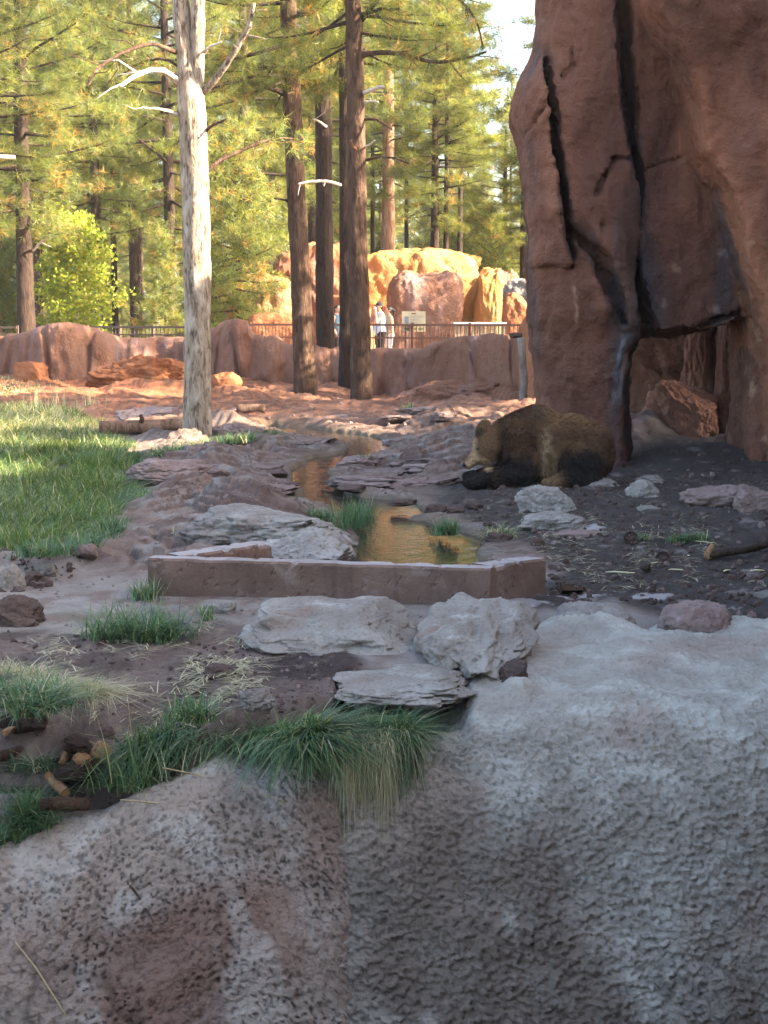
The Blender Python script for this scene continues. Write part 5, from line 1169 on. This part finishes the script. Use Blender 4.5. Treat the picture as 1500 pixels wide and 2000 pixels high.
# sandstone slabs of the stream bed
rg = np.random.default_rng(31); k = 0
for i in range(400):
    if k >= 30: break
    py = rg.uniform(800, 965); px = rg.uniform(400, 900); g = on_ground(px, py); c = float(chan(np.array([g[0]]), np.array([g[1]]))[0])
    if c < .12 or polydist(np.array([g[0]]), np.array([g[1]]), GRASS_POLY)[0] < .3 or polydist(np.array([g[0]]), np.array([g[1]]), SOIL_POLY)[0] < .2: continue
    rx = rg.uniform(.18, .55); V, F = rock((rx, rx * rg.uniform(.5, 1.0), rg.uniform(.05, .10)), 600 + k, 18, p=3.6, amp=.35, freq=1.6, fine=.09, chips=5)
    a = rg.uniform(-.5, .5); V = np.stack([V[:, 0] * math.cos(a) - V[:, 1] * math.sin(a), V[:, 0] * math.sin(a) + V[:, 1] * math.cos(a), V[:, 2] + V[:, 0] * .05], -1)
    o = link('rock_slab', mesh('rock_slab', V, F, M['slab']), None, (g[0], g[1], g[2] - .015)); tag(o, 'thin pink sandstone slab in the ledges along the stream', 'rock', 'sandstone slabs along the stream'); k += 1
# gravel, clods
def scatter(name, poly_px, n, smin_, smax_, mat, seed, density=None):
    rg = np.random.default_rng(seed); D, F0 = cubesphere(2); xs = [p[0] for p in poly_px]; ys = [p[1] for p in poly_px]; Vs, Fs, off, m = [], [], 0, 0
    px = rg.uniform(min(xs), max(xs), n * 4); py = rg.uniform(min(ys), max(ys), n * 4); ok = inpoly(px, py, poly_px); px, py = px[ok][:n], py[ok][:n]
    G = np.array([GP(a, b, 0.0) for a, b in zip(px, py)]); z, A = terrain(G[:, 0], G[:, 1])
    keep = A['c'] > .05
    for (x, y, _), zz in zip(G[keep], z[keep]):
        s = smin_ + (smax_ - smin_) * rg.random() ** 3; V = D * (1 + rg.normal(size=(len(D), 1)) * .18) * s * rg.uniform(.6, 1.2, 3); V = V + (x, y, zz + s * .2); Vs.append(V); Fs.append(F0 + off); off += len(D)
    tag(solo(name, np.concatenate(Vs), np.concatenate(Fs), M[mat], (G[:, 0].mean(), G[:, 1].mean(), 0), smooth=False), kind='stuff')
SP_ = [(890, 950), (1010, 962), (1110, 930), (1300, 920), (1500, 900), (1560, 1240), (1440, 1230), (1270, 1190), (1190, 1160), (1120, 1185), (1060, 1140), (1080, 1090), (1010, 1060), (880, 1000)]
scatter('gravel', SP_, 1500, .006, .04, 'lava', 1); scatter('pebbles', SP_, 230, .006, .04, 'slab', 2)
scatter('gravel', [(440, 1260), (560, 1250), (720, 1300), (660, 1360), (480, 1380), (380, 1330)], 380, .004, .018, 'lava', 3); scatter('pebbles', [(500, 1270), (720, 1300), (660, 1350), (500, 1350)], 60, .005, .016, 'slab', 4)
scatter('gravel', [(0, 1095), (200, 1080), (170, 1110), (90, 1150), (0, 1160)], 160, .01, .045, 'lava', 5); scatter('gravel', [(0, 1225), (320, 1240), (460, 1260), (330, 1420), (0, 1450)], 320, .005, .022, 'lava', 6)
scatter('gravel', [(420, 800), (900, 790), (900, 950), (700, 985), (430, 1000), (300, 960)], 420, .008, .05, 'slab', 7)
scatter('pebbles', [(60, 1150), (290, 1060), (300, 1160), (900, 1180), (880, 1230), (60, 1220)], 260, .004, .016, 'stone', 8); scatter('pebbles', [(560, 985), (690, 1000), (690, 1090), (560, 1100), (250, 1080), (270, 980)], 240, .006, .03, 'slab', 9)
# pine cones: overlapping scales on a core
def conemesh():
    rg = np.random.default_rng(3); S = []
    D, F = cubesphere(5); S.append((D * (.026, .026, .032), F))
    for i in range(60):
        t = (i + .5) / 60; z = -.03 + .062 * t; a = i * 2.4; r = .030 * math.sin(math.pi * (.12 + .8 * t)) + .008; c = np.array([math.cos(a) * r, math.sin(a) * r, z]); u = np.array([-math.sin(a), math.cos(a), 0]); o = np.array([math.cos(a), math.sin(a), .5])
        V = np.array([c - u * .008, c + u * .008, c + o * .012 + u * .004, c + o * .012 - u * .004]); S.append((V, np.array([[0, 1, 2, 3]])))
    return join(S)
V, F = conemesh(); cm = mesh('pine_cone', V, F, M['pinecone'], smooth=False)
for px, py, lab in ((1232, 1060, 'pine cone lying on straw right of the pool'), (1261, 1116, 'pine cone beside the pale stalks on the soil'), (1295, 1100, 'pine cone near the end of the dark branch'), (1492, 1064, 'pine cone at the right edge of the soil')):
    g = on_ground(px, py); o = link('pine_cone', cm, None, (g[0], g[1], g[2] + .035), (1.2, px * .3, px)); o.scale = (1.35,) * 3; tag(o, lab, 'pine cone', 'pine cones on the soil')
# pale stalks and split wood bits on the soil
for i, (px, py, L, ang, lab) in enumerate([(1215, 1122, .26, -.25, 'pale split stalk lying left of the lower pine cone'), (1275, 1104, .22, .9, 'pale stalk crossing the soil by the pine cones'), (1325, 1117, .22, -.1, 'short pale wood splinter right of the pine cones'), (1112, 1160, .30, .05, 'yellow green leaf stalk in the puddle'), (1370, 1062, .26, -.5, 'yellow stalk beside the small grass patch'), (1420, 1118, .10, .8, 'cream wood chip under the dark branch'), (1480, 1118, .12, .1, 'pale chip at the right edge'), (1350, 1090, .2, -.6, 'thin pale stalk below the small grass patch')]):
    g = on_ground(px, py); p = np.array([g[0], g[1], g[2] + .015]); d = np.array([math.cos(ang), math.sin(ang), 0.02]) * L / 2; q = np.array([0, 0, .012])
    V, F = tube([p - d, p - d * .4 + q, p + d * .3 + q * .4, p + d], [.006, .011, .010, .004], 6, res=.02); V[:, 2] = p[2] + (V[:, 2] - p[2]) * .5
    o = solo('stalk', V, F, M['straw'], p, lab, 'stalk', 'stalks and chips on the soil', col=np.tile([.62, .55, .33] if i != 3 else [.5, .58, .2], (len(V), 1)))
r = thing('fallen_branch', 'dark crooked branch lying on the soil at the right edge', 'branch', on_ground(1440, 1105)); g0 = on_ground(1385, 1098); g1 = on_ground(1450, 1090); g2 = on_ground(1520, 1078)
V, F = tube([g0 + (0, 0, .05), g0 * .5 + g1 * .5 + (0, 0, .07), g1 + (0, 0, .06), g2 + (0, 0, .09)], [.03, .035, .032, .03], 10, bark=.006, res=.02); part('stem', V, F, M['bark_dark'], r)
V, F = tube([g0 + (0, 0, .03), g0 + (-.02, 0, .06), g0 + (.03, 0, .15)], [.035, .03, .02], 8); part('stub', V, F, M['wood'], r)
# puddles: thin water sheets in hollows of the soil
def puddle(px, py, w, h, seed, lab):
    g = on_ground(px, py); n = 40; a = np.linspace(0, 6.283, n, endpoint=False); r = 1 + .35 * noise3(np.cos(a) * 1.6 + seed, np.sin(a) * 1.6, 1.0) + .2 * noise3(np.cos(a) * 5, np.sin(a) * 5, seed)
    rx = w / 2 * g[1] / FPX; ry = rx * h
    hz = terrain(g[0] + np.cos(a) * r * rx, g[1] + np.sin(a) * r * ry)[0]; z = float(np.percentile(hz, 88)) + .006
    V = np.stack([g[0] + np.cos(a) * r * rx, g[1] + np.sin(a) * r * ry, np.full(n, z)], -1); V = np.concatenate([V, [[g[0], g[1], z]]]); i = np.arange(n)
    tag(solo('puddle_water', V, np.stack([i, (i + 1) % n, np.full(n, n)], -1), M['water'], g, smooth=True), kind='structure')
puddle(1112, 1160, 70, 1.0, 1, '')
# logs
lg = thing('fallen_log', 'brown fallen log lying in the grass behind the pale pine', 'log', on_ground(280, 850)); a = on_ground(196, 852); b = on_ground(372, 842)
a2 = PX(194, 835, a[1]); b2 = PX(378, 829, a[1] + .2); V, F = tube([a2, (a2 + b2) / 2 - (0, 0, .01), b2], [.115, .12, .115], 20, bark=.012, res=.05); part('stem', V, F, M['bark_log'], lg)
m = a2 * .55 + b2 * .45; V, F = tube([m + (0, -.05, .05), m + (0.02, -.1, .14), m + (.0, -.12, .2)], [.05, .04, .03], 10); part('stub', V, F, M['bark'], lg)
a = on_ground(462, 808); a2 = a + (0, 0, .1); b2 = a + (.55, .1, .1); V, F = tube([a2, b2], [.09, .085], 16, bark=.006, res=.05); solo('log', V, F, M['bark_log'], a, 'short cut log on the ledges right of the pale pine', 'log')
def logpiece(lab, px0, py0, px1, py1, Y0, Y1, wpx, mat, name='firewood', bark=.006, ends=None, flat=1.0):
    Y0 += .33; Y1 += .33; p, q = PX(px0, py0, Y0), PX(px1, py1, Y1); r_ = wpx / FPX * (Y0 + Y1) / 4; rt = thing(name, lab, 'wood', (p + q) / 2)
    V, F = tube([p, p * .6 + q * .4 + np.array([0, 0, r_ * .15]), q], [r_ * .95, r_, r_ * .9], 18, bark=bark, bfreq=(14, 6), seed=px0 * .1, res=.012, cap=False)
    part('bark', V, F, M[mat], rt)
    for c, s in ((p, 1), (q, -1)):
        d = (q - p) / np.linalg.norm(q - p) * s; u = np.cross(d, [0, 0, 1]); u /= np.linalg.norm(u); v = np.cross(d, u); t = np.linspace(0, 6.283, 18, endpoint=False)
        E = c + d * .006 + (np.cos(t)[:, None] * u + np.sin(t)[:, None] * v) * r_ * .93; i = np.arange(18); part('cut_end', np.concatenate([E, [c + d * .004]]), np.stack([i, (i + 1) % 18, np.full(18, 18)], -1), M['wood'], rt)
logpiece('cut pale log piece lying end on beside the split wood', 95, 1515, 128, 1550, 7.85, 7.6, 22, 'wood')
logpiece('grey weathered log lying along the edge of the left rock', 78, 1572, 175, 1570, 7.45, 7.5, 28, 'bark')
logpiece('long weathered limb at the left of the wood heap', -10, 1480, 95, 1455, 7.9, 8.1, 22, 'bark')
logpiece('short pale log standing up in the wood heap', 120, 1495, 132, 1470, 7.85, 7.95, 17, 'wood')
logpiece('dark log at the back of the wood heap', 105, 1448, 148, 1442, 8.1, 8.15, 34, 'bark_dark')
def chunk(lab, px, py, Y, w, h, d, mat, seed, rz=0.0):
    Y += .33; p = PX(px, py - 12, Y); k = Y / FPX; V, F = rock((w * k / 2, d * k / 2, h * k / 2), seed, 16, p=5, amp=.2, fine=.06, chips=7)
    V = np.stack([V[:, 0] * math.cos(rz) - V[:, 2] * math.sin(rz), V[:, 1], V[:, 0] * math.sin(rz) + V[:, 2] * math.cos(rz)], -1); tag(link('firewood', mesh('firewood', V, F, M[mat]), None, p), lab, 'wood')
chunk('dark split wood chunk in the middle of the heap', 145, 1520, 7.75, 80, 44, 60, 'bark_dark', 701, .25)
chunk('dark bark slab leaning over the wood heap', 158, 1468, 7.9, 60, 26, 60, 'bark_dark', 702, -.3)
chunk('light brown split wood chunk at the right of the heap', 200, 1485, 7.85, 44, 34, 50, 'wood', 703, -.4)
chunk('orange split wedge of wood on the heap', 160, 1494, 7.72, 24, 30, 30, 'wood', 704, .9)
chunk('brown crumbling bark lump behind the heap', 45, 1425, 8.1, 90, 44, 60, 'bark_dark', 705, .1)
chunk('small pale wood chip at the left edge of the heap', 18, 1440, 8.0, 30, 14, 30, 'wood', 706, .4)
chunk('brown fibrous clod near the hanging grass', 208, 1442, 8.1, 44, 26, 40, 'lava', 707, .1)
V, F = tube([PX(1021, 800, 31.2), PX(1023, 740, 31.15), PX(1020, 700, 31.15), PX(1018, 660, 31.2)], [.085, .08, .075, .085], 14, bark=.012, res=.08)  # grey streak down the pier, modelled as a thin column
solo('grey_streak', V, F, M['pale'], PX(1021, 800, 31.2), 'thin grey vertical streak on the red rock pier, built as a column', 'post')
V, F = rock((.13, .1, .06), 571, 10, chips=3); tag(link('rock', mesh('rock', V, F, M['lava']), None, PX(1008, 655, 31.3)), 'small black lump on top of the wall beside the grey streak', 'rock')
# twigs on the front rocks
from mathutils.bvhtree import BVHTree
_lw = [o for o in COL.objects if o.name.startswith('rock_wall') and 'small pits' in o.get('label', '')][0]
_bv = BVHTree.FromPolygons([v.co + _lw.location for v in _lw.data.vertices], [p.vertices[:] for p in _lw.data.polygons])
def on_wall(x, y):
    d = ray(x, y); hit = _bv.ray_cast(Vector((0, 0, CAM_H)), Vector(d).normalized())[0]
    return np.array(hit) - d * .006 if hit else PX(x, y, 7.5)
for i, (pts, lab) in enumerate([([(318, 1500), (380, 1512), (450, 1530), (560, 1566)], 'long thin dry stem lying across the left front rock'), ([(236, 1562), (300, 1568), (354, 1572)], 'straight straw stem on the edge of the left front rock'), ([(250, 1725), (272, 1752), (300, 1800)], 'short broken twig caught on the left front rock'), ([(30, 1840), (70, 1890), (130, 1985)], 'dry stalk clinging to the left front rock')]):
    P = [on_wall(x, y) for x, y in pts]; V, F = tube(P, [.004 if i != 2 else .008, .005] + [.003] * (len(P) - 2), 6, res=.03); solo('twig', V, F, M['straw'] if i != 2 else M['bark'], P[0], lab, 'twig', col=np.tile([.40, .31, .18], (len(V), 1)))

# ------------------------------------------------------------------ grass and straw
def blades(B, h, w, d, lean, droop, col, seg=4):
    n = len(B); t = np.linspace(0, 1, seg + 1)[None, :, None]; h = h[:, None, None]; d3 = np.stack([d[:, 0], d[:, 1], 0 * d[:, 0]], -1)[:, None]
    lean = lean[:, None, None]; droop = droop[:, None, None]
    C = B[:, None] + d3 * h * lean * t ** 1.5 + np.array([0, 0, 1.0]) * h * (t * (1 - .25 * lean) - droop * t ** 2.2)
    sd = np.stack([-d[:, 1], d[:, 0], 0 * d[:, 0]], -1)[:, None]; W = w[:, None, None] * (1 - t ** 1.6 * .93) / 2
    V = np.stack([C - sd * W, C + sd * W], 2).reshape(-1, 3); k = 2 * (seg + 1); o = (np.arange(n) * k)[:, None, None] + (np.arange(seg) * 2)[None, :, None] + np.array([0, 1, 3, 2])[None, None]
    return V, o.reshape(-1, 4), np.repeat(col, k, 0)
GC = np.array([[.065, .12, .055], [.10, .165, .062], [.045, .095, .058], [.15, .19, .075]]); DC = np.array([[.42, .36, .22], [.34, .29, .16], [.48, .43, .29]])
def bcol(rg, n, dry):
    g = GC[rg.choice(4, n, p=[.35, .3, .2, .15])]; q = DC[rg.integers(0, 3, n)]; return np.where((rg.random(n) < dry)[:, None], q, g) * (.75 + .5 * rg.random((n, 1)))
def tuft(lab, roots, n, hpx, seed, dry=.1, lean=.8, droop=.25, towards=None, w=.008, cat='grass tuft', z_at=None, sprd=1.0, name='grass_tuft', seg=5):
    # roots: list of (px, py[, Y]) the tuft grows along
    rg = np.random.default_rng(seed); R = [PX(q[0], q[1], q[2] + (.33 if q[0] < 560 else 0)) if len(q) == 3 else on_ground(*q) for q in roots]; R = np.array(R)
    i = rg.integers(0, len(R), n); B = R[i].copy()
    if len(R) > 1:
        j = np.clip(i + 1, 0, len(R) - 1); f = rg.random(n)[:, None]; B = R[i] * (1 - f) + R[j] * f
    k = R[:, 1].mean() / FPX; B[:, :2] += rg.normal(size=(n, 2)) * hpx * k * .22 * sprd
    a = rg.random(n) * 6.283; d = np.stack([np.cos(a), np.sin(a)], -1)
    if towards is not None: d = d * .9 + np.array(towards) * 1.6
    d /= np.linalg.norm(d, axis=1)[:, None]; h = hpx * k * (.55 + .7 * rg.random(n))
    V, F, c = blades(B, h, w * (.6 + .7 * rg.random(n)), d, lean * (.25 + 1.1 * rg.random(n)), droop * (.3 + 1.2 * rg.random(n)), bcol(rg, n, dry), seg)
    return solo(name, V, F, M['grass'], R.mean(0), lab, cat, smooth=True, col=c)
tuft('big dark green grass tuft in front of the left end of the kerb', [(190, 1248), (230, 1244), (285, 1248), (320, 1250)], 620, 100, 1, .03, 1.1, .3)
tuft('small grass tuft growing at the left corner of the kerb', [(272, 1172), (290, 1170)], 170, 55, 2, .15, .8, .2)
tuft('tiny yellow green grass tuft before the kerb', [(398, 1210), (402, 1212)], 90, 42, 3, .3, .7, .2)
tuft('matted grass clump with bleached tops at the left edge', [(-30, 1370), (20, 1378), (70, 1372), (110, 1382), (60, 1395)], 1000, 100, 4, .12, 1.2, .45)
tuft('bleached dry straw mop on top of the left grass clump', [(30, 1340), (90, 1345), (140, 1350), (180, 1362)], 1100, 80, 5, .97, 1.4, .6, (.6, -.4), .004, 'dry grass')
tuft('dry straw wisp behind the left grass clump', [(-20, 1318), (30, 1312), (70, 1322)], 420, 50, 6, .85, 1.4, .5, None, .004, 'dry grass')
tuft('thick hanging green grass along the edge of the left front rock', [(250, 1475, 7.9), (330, 1455, 7.95), (420, 1440, 7.95), (500, 1450, 7.85), (560, 1462, 7.75), (620, 1452, 7.8)], 5200, 125, 7, .07, 1.2, .7, (.45, -.35), .0085, sprd=.5)
tuft('grass falling over the crease between the two front rocks', [(400, 1476, 8.02), (470, 1470, 7.98), (540, 1462, 7.95), (610, 1452, 7.93), (680, 1446, 7.93), (740, 1440, 7.93), (785, 1442, 7.92)], 4200, 84, 8, .07, 1.15, .55, (.25, -.3), .0078, sprd=.55)
tuft('long grass strands hanging down over the crease between the front rocks', [(570, 1480, 7.88), (640, 1476, 7.86), (700, 1470, 7.86), (760, 1464, 7.86), (795, 1462, 7.87)], 1500, 135, 30, .4, .5, 1.5, (.1, -.9), .0065, sprd=.3)
tuft('dry hanging grass beard below the green hanging grass', [(660, 1480, 7.66), (700, 1470, 7.7), (750, 1470, 7.72)], 620, 125, 9, .8, .38, 1.75, (.0, -.9), .005, 'dry grass', sprd=.3)
tuft('sparse grass left of the hanging clump, among tall blades', [(190, 1540, 7.75), (230, 1520, 7.75), (280, 1500, 7.8), (330, 1490, 7.75), (270, 1540, 7.6)], 480, 95, 10, .06, 1.0, .3, None, .008)
tuft('few tall pale grass blades standing beside the wood heap', [(262, 1512, 7.7), (280, 1508, 7.7), (310, 1500, 7.7)], 12, 190, 11, .25, .35, .05, None, .011)
tuft('grass tuft above the hanging grass by the dirt', [(340, 1408), (370, 1404), (390, 1410)], 260, 70, 12, .1, .9, .25)
tuft('grass clump at the lower left corner by the wood heap', [(-10, 1560, 7.75), (20, 1560, 7.75), (60, 1590, 7.5), (60, 1600, 7.5)], 500, 80, 13, .04, 1.1, .35)
tuft('grass at the left edge below the grey rock', [(0, 1640, 7.45), (20, 1645, 7.4), (75, 1620, 7.45)], 360, 70, 14, .03, 1.0, .35)
tuft('grass by the weathered limb at the left edge', [(0, 1500, 7.95), (50, 1510, 7.9), (85, 1500, 7.9)], 260, 60, 15, .2, 1.2, .4)
tuft('upright green grass tuft growing in the middle of the stream', [(672, 1034), (690, 1030), (710, 1026)], 420, 62, 16, .04, .55, .15, None, .011)
tuft('low grass tuft left of the upright one in the stream', [(605, 1012), (625, 1016), (640, 1020)], 260, 36, 17, .1, .9, .25, None, .01)
tuft('small dark grass tuft on the right bank of the pool', [(852, 1045), (870, 1046), (880, 1044)], 240, 40, 18, .03, .7, .2, None, .011)
tuft('half dry grass tuft on a clod right of the pool', [(958, 1052), (975, 1050), (990, 1050)], 320, 42, 19, .5, 1.2, .5, None, .009)
tuft('little bright grass patch on the soil at the right', [(1310, 1062), (1340, 1058), (1370, 1060)], 300, 26, 20, .05, .9, .2, None, .010)
tuft('thin green sprouts left of the bright grass patch', [(1240, 1054), (1262, 1056)], 70, 20, 21, .1, .9, .2, None, .010)
tuft('low grass in the shade round the foot of the pale pine', [(300, 892), (360, 885), (420, 872), (480, 862), (530, 858)], 1500, 30, 22, .08, .9, .25, None, .012, sprd=1.6)
tuft('small green tuft on the ledges in the middle of the stream', [(700, 902), (720, 900)], 110, 18, 23, .1, .9, .2, None, .013)
tuft('tiny sunlit tuft beside the thickest brown trunk', [(786, 800), (800, 798)], 80, 16, 24, .5, .9, .2, None, .016)
tuft('tall seeding grass stalks at the back of the sunlit grass', [(55, 806), (90, 802), (125, 800), (180, 806)], 110, 46, 27, .75, .25, .05, None, .012)
tuft('taller dark grass clump at the near edge of the meadow', [(40, 1090), (110, 1084), (170, 1070), (215, 1040)], 900, 52, 28, .04, 1.0, .3, None, .009, sprd=1.2)
tuft('overhanging meadow grass at the rock edge', [(225, 1000), (250, 978), (275, 940), (262, 900)], 700, 40, 29, .06, 1.2, .35, (.7, -.2), .009)
tuft('thin weeds behind the left arm of the kerb', [(330, 1078), (350, 1076)], 26, 55, 25, .2, .25, .05, None, .008)
tuft('stray grass blades at the corner of the grass field', [(290, 972), (270, 968), (245, 975)], 260, 34, 26, .05, 1.2, .3, None, .009)
def field(poly, n, lo, hi, seed, dry_lit_frac, w0, name, edge_h=True):
    rg = np.random.default_rng(seed); P = np.array(poly); x = rg.uniform(P[:, 0].min(), P[:, 0].max(), n * 4); y = P[:, 1].min() + (P[:, 1].max() - P[:, 1].min()) * rg.random(n * 4) ** 1.5
    d = polydist(x, y, poly); ok = (d + .25 * noise3(x * 2, y * 2, 5.0) < 0) & (noise3(x * 1.5, y * 1.5, 2.0) > -.5); x, y, d = x[ok][:n], y[ok][:n], d[ok][:n]; m = len(x); z = terrain(x, y)[0]
    h = (lo + (hi - lo) * rg.random(m)) * (1 + .8 * fbm(x * 1.3, y * .9, 3.0, 3, 81)) * (.6 + .4 * sst(0, .5, -d)); a = rg.random(m) * 6.283 ; dd = np.stack([np.cos(a), np.sin(a)], -1) + np.array([.4, -.5]) + .9 * np.stack([noise3(x * .9, y * .9, 1.), noise3(x * .9, y * .9, 9.)], -1); dd /= np.linalg.norm(dd, axis=1)[:, None]
    dry = dry_lit_frac(x, y, rg); tone = (1 + .45 * fbm(x * 1.1, y * .9, 7.0, 3, 83))[:, None]; V, F, c = blades(np.stack([x, y, z - .01], -1), h, w0 * np.sqrt(y / 16) * (.6 + .8 * rg.random(m)), dd, .3 + .9 * rg.random(m), .1 + .4 * rg.random(m), bcol(rg, m, 0) * tone * np.array([1.25, 1.08, .75]), 3)
    dc = DC[rg.integers(0, 3, m)] * (.8 + .4 * rg.random((m, 1))); k = rg.random(m) < dry; c = np.where(np.repeat(k, 8)[:, None], np.repeat(dc, 8, 0), c)
    tag(solo(name, V, F, M['grass'], (x.mean(), y.mean(), 0), col=c), kind='stuff')
field(GRASS_POLY, 60000, .10, .36, 61, lambda x, y, rg: np.clip(.07 + .40 * sst(22.5, 27, y) + .25 * (noise3(x * 1.2, y * 1.2, 4.) > .35), 0, 1), .009, 'meadow_grass')  # straw-coloured share rises far back to look sunlit; the noise patches are dry
field([tuple(GP(*q)[:2]) for q in [(-200, 790), (0, 772), (130, 770), (120, 782), (0, 795)]], 3000, .06, .16, 62, lambda x, y, rg: .75 + 0 * x, .014, 'dry_meadow_grass')
# loose straw on dirt and soil
def straw(polys, n, seed, name):
    rg = np.random.default_rng(seed); Vs, Fs, Cs, o = [], [], [], 0
    for poly, m in polys:
        xs = [p[0] for p in poly]; ys = [p[1] for p in poly]; px = rg.uniform(min(xs), max(xs), m * 5); py = rg.uniform(min(ys), max(ys), m * 5); ok = inpoly(px, py, poly); px, py = px[ok], py[ok]
        ok = noise3(px * .018, py * .035, seed * 1.7) > -.05; px, py = px[ok][:m], py[ok][:m]; m = len(px)
        G = np.array([GP(a, b) for a, b in zip(px, py)]); z = terrain(G[:, 0], G[:, 1])[0]; a = rg.random(m) * 3.14159; L = rg.uniform(.05, .2, m)
        d = np.stack([np.cos(a), np.sin(a) , rg.normal(size=m) * .08], -1) * L[:, None] / 2; s = np.stack([-np.sin(a), np.cos(a), 0 * a], -1) * (.0022 * (.7 + .8 * rg.random(m)))[:, None]; c = np.stack([G[:, 0], G[:, 1], z + .012 + .015 * rg.random(m)], -1); b = np.stack([0 * a, 0 * a, .012 * rg.random(m)], -1)
        V = np.stack([c - d - s, c - d + s, c + b + s, c + b - s, c + d + s * .4, c + d - s * .4], 1).reshape(-1, 3); k = np.arange(m)[:, None] * 6 + o
        Vs.append(V); Fs.append(np.concatenate([k + [0, 1, 2, 3], k + [3, 2, 4, 5]])); Cs.append(np.repeat(DC[rg.integers(0, 3, m)] * rg.uniform(.55, 1.15, (m, 1)), 6, 0)); o += len(V)
    V = np.concatenate(Vs); tag(solo(name, V, np.concatenate(Fs), M['straw'], V.mean(0), smooth=False, col=np.concatenate(Cs)), kind='stuff')
straw([([(1000, 1010), (1400, 1030), (1420, 1130), (1200, 1160), (1070, 1110)], 620), ([(900, 960), (1500, 960), (1500, 1150), (900, 1060)], 260)], 0, 1, 'loose_straw')
straw([([(60, 1230), (470, 1220), (540, 1300), (480, 1390), (200, 1420), (40, 1300)], 1000), ([(340, 1280), (480, 1290), (500, 1330), (380, 1345)], 380), ([(590, 1160), (690, 1166), (690, 1180), (560, 1178)], 120), ([(0, 1420), (300, 1400), (300, 1520), (0, 1540)], 220)], 0, 2, 'loose_straw')
